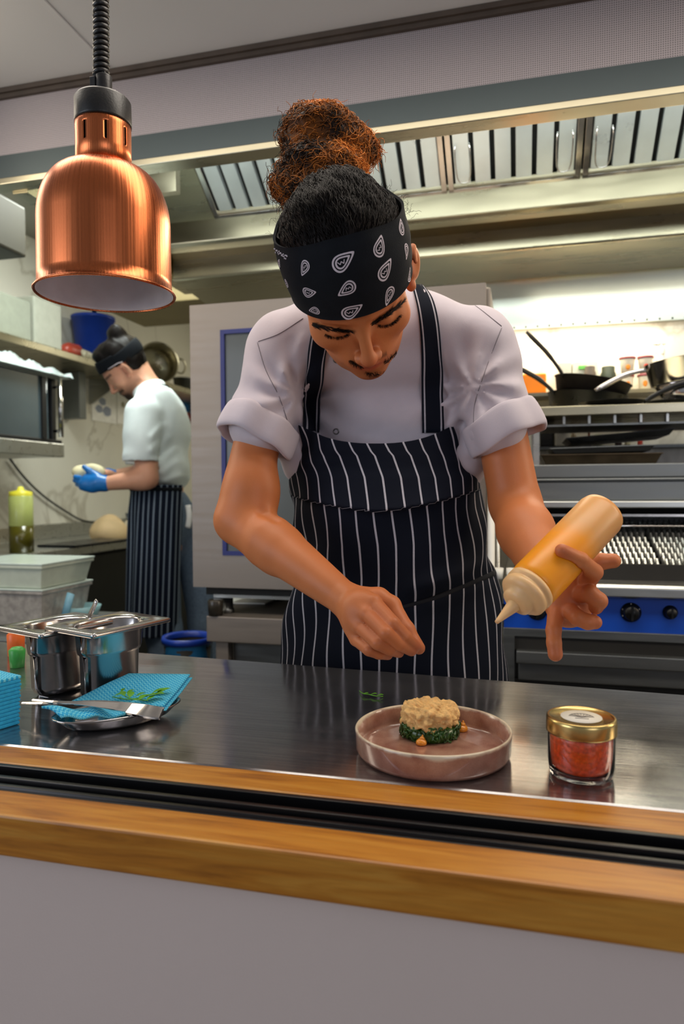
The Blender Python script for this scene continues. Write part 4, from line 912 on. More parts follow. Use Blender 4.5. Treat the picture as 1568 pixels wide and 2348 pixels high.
# plate with crab cake
pc = np.array(onZ(992, 1708, ZC)); 
p_l, p_r = onZ(812, 1690, ZC+.028), onZ(1173, 1690, ZC+.028); RP = .5*361/1605*np.dot(onZ(992, 1680, ZC+.028)-CAM, CF)
pcen = np.array(onZ(992, 1668, ZC+.030)); pcen[2] = ZC
def glaze():
    m, N, L, P = newmat('pink_stoneware')
    tc = N.new('ShaderNodeTexCoord'); n1 = N.new('ShaderNodeTexNoise'); n1.inputs['Scale'].default_value = 30; n1.inputs['Detail'].default_value = 8; L.new(tc.outputs['Object'], n1.inputs['Vector'])
    n2 = N.new('ShaderNodeTexNoise'); n2.inputs['Scale'].default_value = 900; L.new(tc.outputs['Object'], n2.inputs['Vector'])
    cr = N.new('ShaderNodeValToRGB'); e = cr.color_ramp.elements; e[0].position = .35; e[0].color = hexc(150, 98, 82); e[1].position = .7; e[1].color = hexc(192, 146, 124); L.new(n1.outputs[0], cr.inputs[0])
    mx = N.new('ShaderNodeMixRGB'); mx.blend_type = 'MULTIPLY'; mx.inputs[0].default_value = .35; L.new(cr.outputs[0], mx.inputs[1]); L.new(n2.outputs[0], mx.inputs[2])
    # pale reactive glaze towards the rim
    sx = N.new('ShaderNodeSeparateXYZ'); L.new(tc.outputs['Object'], sx.inputs[0])
    ad = N.new('ShaderNodeMath'); ad.operation = 'MULTIPLY_ADD'; ad.inputs[1].default_value = .016; L.new(n1.outputs[0], ad.inputs[0]); L.new(sx.outputs[2], ad.inputs[2])
    mr = N.new('ShaderNodeMapRange'); mr.inputs[1].default_value = .0345; mr.inputs[2].default_value = .0385; L.new(ad.outputs[0], mr.inputs[0])
    m2 = N.new('ShaderNodeMixRGB'); m2.inputs[2].default_value = hexc(216, 200, 172); L.new(mr.outputs[0], m2.inputs[0]); L.new(mx.outputs[0], m2.inputs[1])
    L.new(m2.outputs[0], P.inputs['Base Color']); P.inputs['Roughness'].default_value = .22; P.inputs['Coat Weight'].default_value = .5
    return m
m = MB(); R_ = RP
m.lathe([(0, 0), (R_*.88, 0), (R_*.95, .002), (R_*.985, .007), (R_*.995, .026), (R_, .0295), (R_*.985, .031), (R_*.965, .0295), (R_*.945, .012), (R_*.92, .0075), (R_*.85, .006), (0, .0055)], tuple(pcen), 96)
tag(m.build('stoneware_plate', glaze()), 'round pink brown stoneware plate with a raised pale rim', 'plate')
# spinach bed
ck = np.array(onZ(980, 1692, ZC+.008)); rr_ = .5*133/1605*np.dot(ck-CAM, CF); ck[2] = ZC+.006; ck[1] += rr_*.55
m = MB(); rg2 = np.random.default_rng(4)
m.lathe([(0, 0), (rr_*.95, 0), (rr_*1.0, .006), (rr_*.97, .013), (rr_*.8, .016), (0, .016)], tuple(ck), 40)
for i in range(170):
    a = rg2.uniform(0, 2*PI); z = rg2.uniform(.001, .016); r0 = rr_*rg2.uniform(.92, 1.05)
    P = []; aa = a
    for k in range(5): P.append(ck+np.array([math.cos(aa)*(r0+rg2.normal()*.0012), math.sin(aa)*(r0+rg2.normal()*.0012), min(.018, max(.001, z+rg2.normal()*.0025))])); aa += rg2.uniform(.03, .09); z += rg2.normal()*.002
    m.tube(catmull(P, 8), rg2.uniform(.0008, .0018), 5, flat=.5)
tag(m.build('wilted_greens', mat('dark_greens', hexc(38, 84, 18), .3, 0, .5, 150, .3, 300, coat=.4)), 'round bed of dark green wilted greens on the plate', 'greens')
# crab cake : noisy cylinder
m = MB(); n = 120; hz0, hz1 = .014, .0375
rows = [(.0, hz1), (.35, hz1), (.6, hz1), (.8, hz1-.0005), (.9, hz1-.002), (.965, hz1-.005), (.99, hz1-.009), (1.0, hz1-.013), (1.0, hz1-.017), (.98, hz0+.002), (.9, hz0), (.0, hz0)]
fine = []
for k in range(len(rows)-1):
    for t in np.linspace(0, 1, 5, endpoint=False): fine.append((rows[k][0]*(1-t)+rows[k+1][0]*t, rows[k][1]*(1-t)+rows[k+1][1]*t))
fine.append(rows[-1])
m.lathe([(r*rr_*.97+1e-5, z) for r, z in fine], (0, 0, 0), n)
V = m.V[0]; ph = rg2.uniform(0, 6, (14, 1)); D_ = rg2.normal(size=(14, 3)); D_ /= np.linalg.norm(D_, axis=1)[:, None]; fr = np.array([300]*4+[600]*5+[1100]*5)[:, None]
nz = (np.sin(fr*(D_ @ V.T)+ph)*(np.array([.0016]*4+[.0011]*5+[.0007]*5)[:, None]))
nn_ = V-np.array([0, 0, .026]); nn_[:, 2] *= 2.2; nn_ /= np.linalg.norm(nn_, axis=1)[:, None]+1e-9
V += nn_*np.clip(nz.sum(0), -.003, .0036)[:, None]; m.V[0] = V+ck
tag(m.build('crab_cake', mat('crab_meat', hexc(222, 178, 112), .6, 0, .32, 120, .8, 500, sss=.15)), 'round pale gold crab cake sitting on the wilted greens', 'crab cake')
ORS = mat('orange_sauce', hexc(240, 150, 40), .3, 0, .05, 60, coat=.4, sss=.1)
for (px, py, s, lb) in ((1059, 1675, .0075, 'dot of orange sauce on the plate right of the crab cake'), (966, 1706, .0066, 'dot of orange sauce on the plate in front of the greens')):
    p = np.array(onZ(px, py, ZC+.0065)); m = MB(); m.sphere(p+np.array([0, 0, s*.25]), (s, s, s*.8), 20); V = m.V[0]; V[:, 2] = np.maximum(V[:, 2], ZC+.0062)
    m.sphere(p+np.array([.001, 0, s*.95]), (s*.5, s*.5, s*.5), 12); m.sphere(p+np.array([.0015, 0, s*1.4]), (s*.2, s*.2, s*.35), 8)
    tag(m.build('sauce_dot', ORS), lb, 'sauce', 'orange sauce dots on the plate')
# jar
jc = np.array(onZ(1333, 1772, ZC)); D = np.dot(jc-CAM, CF); s = D/1605; jr = 73*s; jc = np.array(onZ(1332, 1775, ZC)); jc[1] += 0
jt = thing('preserve_jar', 'small glass jar of bright red orange preserve with a gold lid', 'jar', tuple(jc))
hj = .052
gm, N, L, P = newmat('jar_glass'); P.inputs['Base Color'].default_value = (1, 1, 1, 1); P.inputs['Transmission Weight'].default_value = 1; P.inputs['Roughness'].default_value = .02; P.inputs['IOR'].default_value = 1.45
m = MB(); m.lathe([(0, .002), (jr*.75, .001), (jr*.88, .0), (jr*.95, .003), (jr*.99, .012), (jr, .025), (jr*1.0, .044), (jr*.96, .048), (jr*.96, .056), (jr*.93, .056), (jr*.93, .048), (jr*.965, .042), (jr*.955, .014), (jr*.85, .005), (0, .004)], tuple(jc), 64); m.build('glass_body', gm, jt)
m = MB(); m.lathe([(0, .0048), (jr*.84, .0055), (jr*.94, .014), (jr*.945, .042), (jr*.92, .0475), (0, .048)], tuple(jc), 48)
fl = mat('red_preserve', hexc(246, 84, 10), .25, 0, .4, 220, .5, 260, sss=.3, coat=.3); m.build('preserve', fl, jt)
m = MB(); m.lathe([(jr*1.0, .0475), (jr*1.055, .0475), (jr*1.06, .049), (jr*1.055, .0605), (jr*1.04, .0635), (jr*.99, .0645), (jr*.95, .0635), (jr*.93, .0625), (0, .0625)], tuple(jc), 72)
gold = mat('gold_lid', hexc(208, 182, 118), .26, 1, .05, 40); ld = m.build('lid', gold, jt)
m = MB(); m.lathe([(0, .0628), (jr*.62, .0628), (jr*.62, .0632), (0, .0634)], tuple(jc), 48); m.build('lid_label', mat('label_paper', hexc(226, 220, 206), .5), ld)
m = MB()
for k in range(9):
    a = PI*(.1+.8*k/8); m.tube([jc+np.array([0, -.004, .0636]), jc+np.array([math.cos(a)*jr*.36, math.sin(a)*jr*.36-.004, .0636])], .0003, 4)
m.tube([jc+np.array([math.cos(a)*jr*.38, math.sin(a)*jr*.38-.004, .0636]) for a in np.linspace(.2, PI-.2, 14)], .0003, 4); m.tube([jc+np.array([-jr*.2, -.008, .0636]), jc+np.array([jr*.2, -.008, .0636])], .0004, 4)
m.build('shell_print', mat('print_grey', hexc(120, 112, 104), .6), ld)
# bits at the far left back of the pass
p = onZ(17, 1535, ZC); m = MB(); m.lathe([(0, 0), (.012, 0), (.014, .03), (.009, .035), (0, .036)], (p[0]+.004, p[1]+.02, ZC), 20); tag(m.build('green_bottle', mat('green_cap', hexc(60, 160, 70), .4)), 'small green topped bottle behind the left steel container', 'bottle')
p = onZ(20, 1508, ZC); m = MB(); m.lathe([(0, 0), (.015, 0), (.016, .04), (.006, .05), (0, .052)], (p[0]+.0, p[1]+.02, ZC), 20); tag(m.build('orange_bottle', mat('orange_cap', hexc(236, 110, 40), .4)), 'small orange bottle behind the left steel container', 'bottle')

# ============================================================ SMOOTH IMPLICIT SURFACES FOR BODIES
class SDF:
    def __init__(s): s.p = []; s.R = np.eye(3); s.T = np.zeros(3); s.s = 1.0; s.disp = None; s.dmax = 0
    def xf(s, R=np.eye(3), T=(0, 0, 0), sc=1.0): s.R = np.array(R); s.T = np.array(T, float); s.s = sc
    def W(s, p): return s.R @ (np.array(p, float)*s.s)+s.T
    def ell(s, c, r, k=.01, R=None, op=1):
        r = np.array([r]*3 if np.isscalar(r) else r, float)*s.s; A = s.R @ (np.eye(3) if R is None else np.array(R))
        s.p.append(('e', s.W(c), A, r, op, k*s.s, s.W(c), r.max())); return s
    def cone(s, a, b, ra, rb, k=.01, op=1):
        a, b = s.W(a), s.W(b); ra *= s.s; rb *= s.s
        s.p.append(('c', a, b, ra, rb, op, k*s.s, (a+b)/2, np.linalg.norm(a-b)/2+max(ra, rb))); return s
    def chain(s, P, r, k=.01, op=1):
        for i in range(len(P)-1): s.cone(P[i], P[i+1], r[i], r[i+1], k, op)
        return s
    def box(s, c, h, rd, k=.01, R=None, op=1):
        A = s.R @ (np.eye(3) if R is None else np.array(R)); h = np.array(h)*s.s
        s.p.append(('b', s.W(c), A, h, rd*s.s, op, k*s.s, s.W(c), np.linalg.norm(h)+rd*s.s)); return s
    def ev(s, P, sub=None):
        d = None
        for q in (s.p if sub is None else sub):
            if q[0] == 'e':
                X = (P-q[1]) @ q[2]; r = q[3]; k0 = np.sqrt(((X/r)**2).sum(1))+1e-9; k1 = np.sqrt(((X/r**2)**2).sum(1))+1e-9; v = k0*(k0-1)/k1; op, k = q[4], q[5]
            elif q[0] == 'c':
                ab = q[2]-q[1]; X = P-q[1]; t = np.clip((X @ ab)/(ab @ ab+1e-12), 0, 1); v = np.sqrt(((X-t[:, None]*ab)**2).sum(1))-(q[3]+t*(q[4]-q[3])); op, k = q[5], q[6]
            else:
                X = np.abs((P-q[1]) @ q[2])-q[3]+q[4]; v = np.sqrt((np.maximum(X, 0)**2).sum(1))+np.minimum(X.max(1), 0)-q[4]; op, k = q[5], q[6]
            if d is None: d = v if op > 0 else np.full(len(P), 1.0); 
            elif op > 0: h = np.maximum(k-np.abs(d-v), 0)/max(k, 1e-6); d = np.minimum(d, v)-h*h*k*.25
            else: h = np.maximum(k-np.abs(d+v), 0)/max(k, 1e-6); d = np.maximum(d, -v)+h*h*k*.25
        if s.disp is not None: d = d-s.disp(P)
        return d
    def mesh(s, h, B=20, clip=None):
        C = np.array([q[-2] for q in s.p]); Rr = np.array([q[-1] for q in s.p]); K = np.array([q[-3] for q in s.p]); ops = np.array([q[-4] for q in s.p])
        lo = (C-Rr[:, None]-.01).min(0); hi = (C+Rr[:, None]+.01).max(0)
        if clip is not None: lo = np.maximum(lo, clip[0]); hi = np.minimum(hi, clip[1])
        o = lo; nb = np.ceil((hi-lo)/(h*B)).astype(int)+1; hd = h*B*math.sqrt(3)/2
        S = 1 << 20
        vk, vp, ek = [], [], []
        g = np.arange(B+1); GI = np.stack(np.meshgrid(g, g, g, indexing='ij'), -1)
        for bi in range(nb[0]):
            for bj in range(nb[1]):
                for bk in range(nb[2]):
                    base = np.array([bi, bj, bk])*B; cen = o+(base+B/2)*h
                    near = np.linalg.norm(C-cen, axis=1) < Rr+hd+K+s.dmax+.012
                    if not (near & (ops > 0)).any(): continue
                    sub = [s.p[i] for i in np.nonzero(near)[0]]
                    v0 = s.ev(cen[None], sub)[0]
                    if abs(v0) > hd*1.9+.03: continue
                    P = o+(GI.reshape(-1, 3)+base)*h
                    f = s.ev(P, sub).reshape(B+1, B+1, B+1)
                    n = f < 0
                    if n.all() or not n.any(): continue
                    c8 = [n[a:B+a, b:B+b, c:B+c] for a in (0, 1) for b in (0, 1) for c in (0, 1)]
                    sm = sum(x.astype(np.int8) for x in c8); mix = (sm > 0) & (sm < 8)
                    I = np.argwhere(mix)
                    acc = np.zeros((len(I), 3)); cnt = np.zeros(len(I))
                    for a in (0, 1):
                        for b in (0, 1):
                            for ax in range(3):
                                e0 = [0, 0, 0]; oth = [x for x in range(3) if x != ax]; e0[oth[0]] = a; e0[oth[1]] = b; e1 = list(e0); e1[ax] = 1
                                f0 = f[I[:, 0]+e0[0], I[:, 1]+e0[1], I[:, 2]+e0[2]]; f1 = f[I[:, 0]+e1[0], I[:, 1]+e1[1], I[:, 2]+e1[2]]
                                m_ = (f0 < 0) != (f1 < 0); t = np.where(m_, f0/(f0-f1+1e-15), 0)
                                p = np.tile(np.array(e0, float), (len(I), 1)); p[:, ax] = t
                                acc += p*m_[:, None]; cnt += m_
                    G = I+base; vk.append(((G[:, 0]+2)*S+(G[:, 1]+2))*S+G[:, 2]+2); vp.append(o+(G+acc/cnt[:, None])*h)
                    for ax in range(3):
                        sl0 = [slice(0, B)]*3; sl1 = [slice(0, B)]*3; sl1[ax] = slice(1, B+1)
                        a_, b_ = n[tuple(sl0)], n[tuple(sl1)]; E = np.argwhere(a_ != b_)
                        if len(E): ek.append(np.column_stack([E+base, np.full(len(E), ax), a_[tuple(E.T)].astype(int)]))
        vk = np.concatenate(vk); vp = np.concatenate(vp); od = np.argsort(vk); vk = vk[od]; vp = vp[od]
        E = np.concatenate(ek); quads = []
        for ax in range(3):
            e = E[E[:, 3] == ax]; o1, o2 = [(1, 2), (2, 0), (0, 1)][ax]
            idx = []
            for (a, b) in ((0, 0), (-1, 0), (-1, -1), (0, -1)):
                G = e[:, :3].copy(); G[:, o1] += a; G[:, o2] += b; key = ((G[:, 0]+2)*S+(G[:, 1]+2))*S+G[:, 2]+2
                ii = np.searchsorted(vk, key); ii = np.minimum(ii, len(vk)-1); idx.append(np.where(vk[ii] == key, ii, -1))
            Q = np.stack(idx, 1); fl = e[:, 4] == 0; Q[fl] = Q[fl][:, ::-1]; quads.append(Q[(Q >= 0).all(1)])
        return vp, np.concatenate(quads)
    def grad(s, P, e=.001):
        g = np.stack([s.ev(P+np.eye(3)[i]*e)-s.ev(P-np.eye(3)[i]*e) for i in range(3)], 1); return g/(np.linalg.norm(g, axis=1)[:, None]+1e-12)
    def trace(s, O, D, t0=0., n=70, tmax=3., k=.8):
        O = np.atleast_2d(O); D = np.atleast_2d(D); D = D/np.linalg.norm(D, axis=1)[:, None]; O = np.broadcast_to(O, D.shape); t = np.full(len(D), float(t0))
        for _ in range(n): t = np.minimum(t+s.ev(O+D*t[:, None])*k, tmax)
        return O+D*t[:, None]
def qmesh(name, V, Q, mats, parent, attrs=None, matidx=None):
    org = np.array(parent['_o']) if parent is not None else np.zeros(3)
    me = bpy.data.meshes.new(name); me.vertices.add(len(V)); me.vertices.foreach_set('co', (V-org).ravel()); me.loops.add(len(Q)*4); me.polygons.add(len(Q))
    me.loops.foreach_set('vertex_index', Q.ravel()); me.polygons.foreach_set('loop_start', np.arange(len(Q))*4); me.polygons.foreach_set('loop_total', np.full(len(Q), 4))
    me.polygons.foreach_set('use_smooth', [True]*len(Q))
    for m in (mats if isinstance(mats, list) else [mats]): me.materials.append(m)
    if matidx is not None: me.polygons.foreach_set('material_index', matidx.astype(int))
    me.update(calc_edges=True); me.validate()
    for k, a in (attrs or {}).items(): at_ = me.attributes.new(k, 'FLOAT', 'POINT'); at_.data.foreach_set('value', a.astype(np.float32))
    o = bpy.data.objects.new(name, me); COL.objects.link(o); o.parent = parent; o['_o'] = org.tolist(); return o
def smooth_pts(V, Q, it=1, lam=.5):
    for _ in range(it):
        A = np.zeros_like(V); n = np.zeros(len(V))
        for a, b in ((0, 1), (1, 2), (2, 3), (3, 0)):
            np.add.at(A, Q[:, a], V[Q[:, b]]); np.add.at(A, Q[:, b], V[Q[:, a]]); np.add.at(n, Q[:, a], 1); np.add.at(n, Q[:, b], 1)
        V = V*(1-lam)+lam*A/np.maximum(n, 1)[:, None]
    return V
def gauss(x, s): return np.exp(-(x/s)**2)

def skin(name, base, lip, sss=.12, tone2=None):
    m, N, L, P = newmat(name); tc = N.new('ShaderNodeTexCoord')
    nz = N.new('ShaderNodeTexNoise'); nz.inputs['Scale'].default_value = 14; nz.inputs['Detail'].default_value = 4; L.new(tc.outputs['Object'], nz.inputs['Vector'])
    mx = N.new('ShaderNodeMixRGB'); mx.inputs[1].default_value = base; mx.inputs[2].default_value = tone2 or tuple(c*.82 for c in base[:3])+(1,)
    mr = N.new('ShaderNodeMapRange'); mr.inputs[1].default_value = .35; mr.inputs[2].default_value = .7; mr.inputs[4].default_value = .6; L.new(nz.outputs[0], mr.inputs[0]); L.new(mr.outputs[0], mx.inputs[0]); prev = mx
    for an, colr in (('red', lip), ('beard', hexc(42, 26, 20))):
        a = N.new('ShaderNodeAttribute'); a.attribute_name = an; m2 = N.new('ShaderNodeMixRGB'); m2.inputs[2].default_value = colr
        L.new(a.outputs['Fac'], m2.inputs[0]); L.new(prev.outputs[0], m2.inputs[1]); prev = m2
    L.new(prev.outputs[0], P.inputs['Base Color']); P.inputs['Roughness'].default_value = .48; P.inputs['Specular IOR Level'].default_value = .4
    P.inputs['Subsurface Weight'].default_value = sss; P.inputs['Subsurface Scale'].default_value = .008; P.inputs['Subsurface Radius'].default_value = (1, .35, .2)
    n2 = N.new('ShaderNodeTexNoise'); n2.inputs['Scale'].default_value = 420; n2.inputs['Detail'].default_value = 3; L.new(tc.outputs['Object'], n2.inputs['Vector'])
    b = N.new('ShaderNodeBump'); b.inputs['Strength'].default_value = .18; b.inputs['Distance'].default_value = .0008; L.new(n2.outputs[0], b.inputs['Height']); L.new(b.outputs[0], P.inputs['Normal'])
    return m
def stripe_mat(name, period, width, base, line, strap=False):
    m, N, L, P = newmat(name); tc = N.new('ShaderNodeTexCoord'); sx = N.new('ShaderNodeSeparateXYZ'); L.new(tc.outputs['UV'], sx.inputs[0])
    def math_(op, a, b=None):
        n = N.new('ShaderNodeMath'); n.operation = op
        for i, v in enumerate((a, b)):
            if v is None: continue
            if isinstance(v, (int, float)): n.inputs[i].default_value = v
            else: L.new(v, n.inputs[i])
        return n.outputs[0]
    if strap:
        a = math_('ABSOLUTE', math_('SUBTRACT', sx.outputs[0], .5)); d = math_('ABSOLUTE', math_('SUBTRACT', a, .37)); f = math_('LESS_THAN', d, .035)
    else:
        d = math_('ABSOLUTE', math_('SUBTRACT', math_('FRACT', math_('DIVIDE', sx.outputs[0], period)), .5)); f = math_('LESS_THAN', d, width/period/2)
    nz = N.new('ShaderNodeTexNoise'); nz.inputs['Scale'].default_value = 900; L.new(tc.outputs['Object'], nz.inputs['Vector'])
    f = math_('MULTIPLY', f, math_('ADD', math_('MULTIPLY', nz.outputs[0], .6), .55))
    mx = N.new('ShaderNodeMixRGB'); mx.inputs[1].default_value = base; mx.inputs[2].default_value = line; mx.use_clamp = True; L.new(f, mx.inputs[0])
    L.new(mx.outputs[0], P.inputs['Base Color']); P.inputs['Roughness'].default_value = .85; P.inputs['Specular IOR Level'].default_value = .15
    b = N.new('ShaderNodeBump'); b.inputs['Strength'].default_value = .2; b.inputs['Distance'].default_value = .0006; L.new(nz.outputs[0], b.inputs['Height']); L.new(b.outputs[0], P.inputs['Normal'])
    return m
def cloth_noise(P, fs, amps, seed, warp=.0):
    r = np.random.default_rng(seed); out = np.zeros(len(P))
    for f, a in zip(fs, amps):
        for _ in range(4):
            d = r.normal(size=3); d /= np.linalg.norm(d); out += a*np.sin(f*(P @ d)+r.uniform(0, 6)+1.5*np.sin(f*.45*(P @ np.roll(d, 1))))/2
    return out

# ============================================================ CHEF AT THE PASS
chef = thing('person', 'chef in paisley headband and striped apron bending over the pass with a squeeze bottle', 'person', (-.12, 1.32, 0))
# head frame
vdir = ray(826, 700); vdir /= np.linalg.norm(vdir); rg_ = CR-vdir*(CR @ vdir); rg_ /= np.linalg.norm(rg_); up_ = np.cross(rg_, vdir)
rl = math.radians(13); up2 = math.cos(rl)*up_-math.sin(rl)*rg_; rt2 = math.cos(rl)*rg_+math.sin(rl)*up_
TH = math.radians(44); HY_ = math.cos(TH)*up2-math.sin(TH)*vdir; HZ_ = -math.cos(TH)*vdir-math.sin(TH)*up2; HX_ = rt2
yw = math.radians(1); HXr = math.cos(yw)*HX_-math.sin(yw)*HZ_; HZr = math.cos(yw)*HZ_+math.sin(yw)*HX_
HR = np.stack([HXr, HY_, HZr], 1); HS = 1.06
HC = at(830, 753, .955)-HR @ np.array([0, 0, .085])*HS
def HL(p): return HR @ (np.array(p, float)*HS)+HC
def loc(P): return ((P-HC) @ HR)/HS

def head_prims(S, ears=(-1, 1)):
    S.ell((0, .045, -.018), (.0745, .080, .090), .02)
    S.ell((0, .004, .018), (.0655, .094, .066), .03)
    S.ell((0, -.066, .036), (.046, .042, .044), .035)
    S.ell((0, -.099, .066), (.022, .014, .018), .022)
    for x in (-1, 1):
        S.ell((x*.047, -.026, .048), (.020, .019, .022), .022)
        S.cone((x*.052, -.045, .0), (x*.030, -.092, .040), .014, .012, .025)
        S.cone((x*.012, .020, .080), (x*.044, .020, .066), .0085, .007, .014)
    S.ell((0, -.064, .062), (.027, .022, .022), .02)
    for x in (-1, 1):
        S.ell((x*.031, -.001, .087), (.0165, .0095, .011), .010, op=-1)
        S.ell((x*.0305, -.004, .0675), (.0135, .0125, .0125), .004)
    S.cone((0, .010, .079), (0, -.034, .103), .0075, .0085, .012)
    S.ell((0, -.040, .1035), (.0105, .0095, .0105), .007)
    for x in (-1, 1):
        S.ell((x*.0115, -.044, .0935), (.0075, .0070, .0095), .005)
        S.ell((x*.0065, -.0495, .0965), (.0035, .004, .005), .002, op=-1)
    S.cone((-.021, -.0705, .075), (-.006, -.0665, .086), .0030, .0048, .004); S.cone((.021, -.0705, .075), (.006, -.0665, .086), .0030, .0048, .004)
    S.cone((-.006, -.0665, .086), (.006, -.0665, .086), .0048, .0048, .003)
    S.cone((-.017, -.0755, .0755), (.017, -.0755, .0755), .0042, .0042, .004); S.ell((0, -.0765, .0815), (.012, .0055, .0065), .004)
    S.ell((0, -.0715, .093), (.019, .0012, .006), .002, op=-1)
    for x in ears:
        A = rot('Y', x*-38) @ rot('X', 8)
        S.ell((x*.0865, -.006, -.014), (.0065, .031, .0175), .006, R=A)
        S.ell((x*.0935, -.004, -.008), (.005, .020, .010), .004, R=A, op=-1)
        S.cone((x*.090, .018, -.018), (x*.089, .010, .002), .004, .003, .004)
        S.ell((x*.0795, -.033, -.002), (.007, .008, .0075), .006)

body = SDF()
body.xf(HR, HC, HS); head_prims(body, (1,)); body.xf()
NB = at(842, 775, 1.262)
body.cone(HL((0, -.035, -.038)), NB, .055, .056, .03)
body.cone(NB, at(880, 930, 1.37), .058, .06, .05)
body.cone(at(690, 815, 1.29), at(1070, 805, 1.27), .04, .04, .04)
body.cone(at(880, 930, 1.36), at(895, 1380, 1.40), .08, .08, .05)
# arm on the left of the picture
shL, elL, wrL = at(630, 815, 1.27), at(549, 1192, 1.215), at(788, 1372, 1.06)
body.cone(shL+np.array([.0, 0, -.02]), elL, .040, .0425, .02)
body.cone(elL, at(640, 1262, 1.16), .0415, .042, .012); body.cone(at(620, 1243, 1.17), wrL, .0435, .0255, .012)
body.ell(at(585, 1130, 1.215), (.042, .042, .055), .03)
kL = [(858, 1382, 1.005), (842, 1408, .995), (826, 1437, 1.0), (817, 1466, 1.01)]
for p, r in zip(kL, (.0125, .012, .0115, .0105)): body.cone(wrL, at(*p), .021, r, .008)
body.ell(at(826, 1405, 1.02), (.026, .030, .020), .015, R=np.stack([CR, CU, -CF], 1))
FL = [[(858, 1382, 1.005), (902, 1430, .965), (930, 1460, .965), (951, 1481, .978)],
      [(842, 1408, .995), (885, 1452, .955), (917, 1478, .962), (943, 1492, .978)],
      [(826, 1437, 1.0), (866, 1475, .960), (893, 1489, .968), (914, 1496, .985)],
      [(817, 1466, 1.01), (846, 1490, .975), (869, 1499, .982), (889, 1502, .996)]]
for F_, r in zip(FL, (1, 1, .97, .9)): body.chain([at(*p) for p in F_], [.0108*r, .0099*r, .0090*r, .0080*r], .0016)
body.chain([wrL, at(868, 1372, 1.045), at(897, 1388, 1.035), at(932, 1445, 1.005), at(960, 1486, .990)], [.022, .0155, .0135, .0115, .0092], .007)
# arm on the right of the picture
shR, elR, wrR = at(1122, 815, 1.24), at(1181, 1155, 1.215), at(1268, 1352, 1.03)
body.cone(shR+np.array([0, 0, -.02]), elR, .042, .0435, .02)
body.cone(elR, at(1208, 1225, 1.15), .0430, .0455, .012); body.cone(at(1204, 1215, 1.155), wrR, .0455, .0290, .012)
B0, B1, BT = at(1384, 1172, .985), at(1217, 1347, .915), at(1138, 1427, .885)
body.cone(wrR, at(1300, 1385, 1.0), .026, .026, .012)
body.ell(at(1305, 1380, .995), (.034, .036, .020), .015, R=np.stack([CR, CU, -CF], 1))
body.ell(at(1330, 1345, .99), (.022, .028, .018), .012, R=np.stack([CR, CU, -CF], 1))
FR = [([(1338, 1345, .985), (1362, 1312, .948), (1330, 1284, .915), (1288, 1263, .903)], (.0125, .0115, .0108, .0092)),
      ([(1322, 1362, .985), (1352, 1362, .952), (1372, 1378, .945), (1366, 1392, .955)], (.0130, .0122, .0118, .0100)),
      ([(1298, 1395, .985), (1325, 1417, .955), (1347, 1426, .95), (1364, 1427, .95)], (.0125, .0112, .0106, .0095)),
      ([(1275, 1405, .985), (1269, 1445, .965), (1270, 1474, .958), (1273, 1500, .955)], (.0120, .0104, .0100, .0100))]
for F_, r in FR: body.chain([at(*p) for p in F_], list(r), .003)
body.chain([at(1285, 1350, 1.02), at(1335, 1312, 1.025), at(1374, 1288, 1.02), at(1406, 1286, 1.015)], [.019, .015, .0118, .0108], .006)
body.cone(at(604, 1172, 1.165), at(634, 1190, 1.15), .005, .004, .014, op=-1)
body.cone(B0, B1, .0345, .0345, .001, op=-1)
V, Q = body.mesh(.0018)
V = smooth_pts(V, Q, 1, .4)
l_ = loc(V); inh = (np.abs(l_[:, 0]) < .09) & (l_[:, 1] > -.14) & (l_[:, 1] < .15) & (l_[:, 2] > -.13)
lip = inh*(gauss(l_[:, 0], .0175)**1*gauss(l_[:, 1]+.0712, .0078)*(l_[:, 2] > .07)); lip = np.clip(lip*1.5, 0, 1)*.75
ear = inh*gauss(np.abs(l_[:, 0])-.082, .010)*gauss(l_[:, 1], .04)*.4
ns = (inh*gauss(l_[:, 0], .018)*gauss(l_[:, 1]+.043, .014)*(l_[:, 2] > .08))*.30
must = gauss(l_[:, 1]+.0590+.10*np.abs(l_[:, 0]), .0050)*(np.abs(l_[:, 0]) < .026)*(l_[:, 2] > .05)*.62
goat = gauss(l_[:, 0], .018)*gauss(l_[:, 1]+.096, .016)*(l_[:, 2] > .03)*.5
jaw = np.clip((-.060-l_[:, 1])/.03, 0, 1)*(l_[:, 2] > -.02)*.26*(l_[:, 1] > -.13)
brd = inh*np.clip(np.maximum(np.maximum(must, goat), jaw)-lip*1.2, 0, 1)
tips = np.zeros(len(V))
for F_ in [f for f in FL]+[f for f, _ in FR]: tips = np.maximum(tips, .5*gauss(np.linalg.norm(V-at(*F_[-1]), axis=1), .014)); tips = np.maximum(tips, .22*gauss(np.linalg.norm(V-at(*F_[1]), axis=1), .016))
tips = np.maximum(tips, .3*gauss(np.linalg.norm(V-at(1320, 1375, .985), axis=1), .05)); tips = np.maximum(tips, .25*gauss(np.linalg.norm(V-at(870, 1440, .98), axis=1), .05))
SK = skin('warm_skin', hexc(198, 118, 68), hexc(164, 68, 50))
bo = qmesh('body', V, Q, SK, chef, {'red': np.clip(np.maximum(np.maximum(lip, ear), np.maximum(ns, tips)), 0, 1), 'beard': brd})

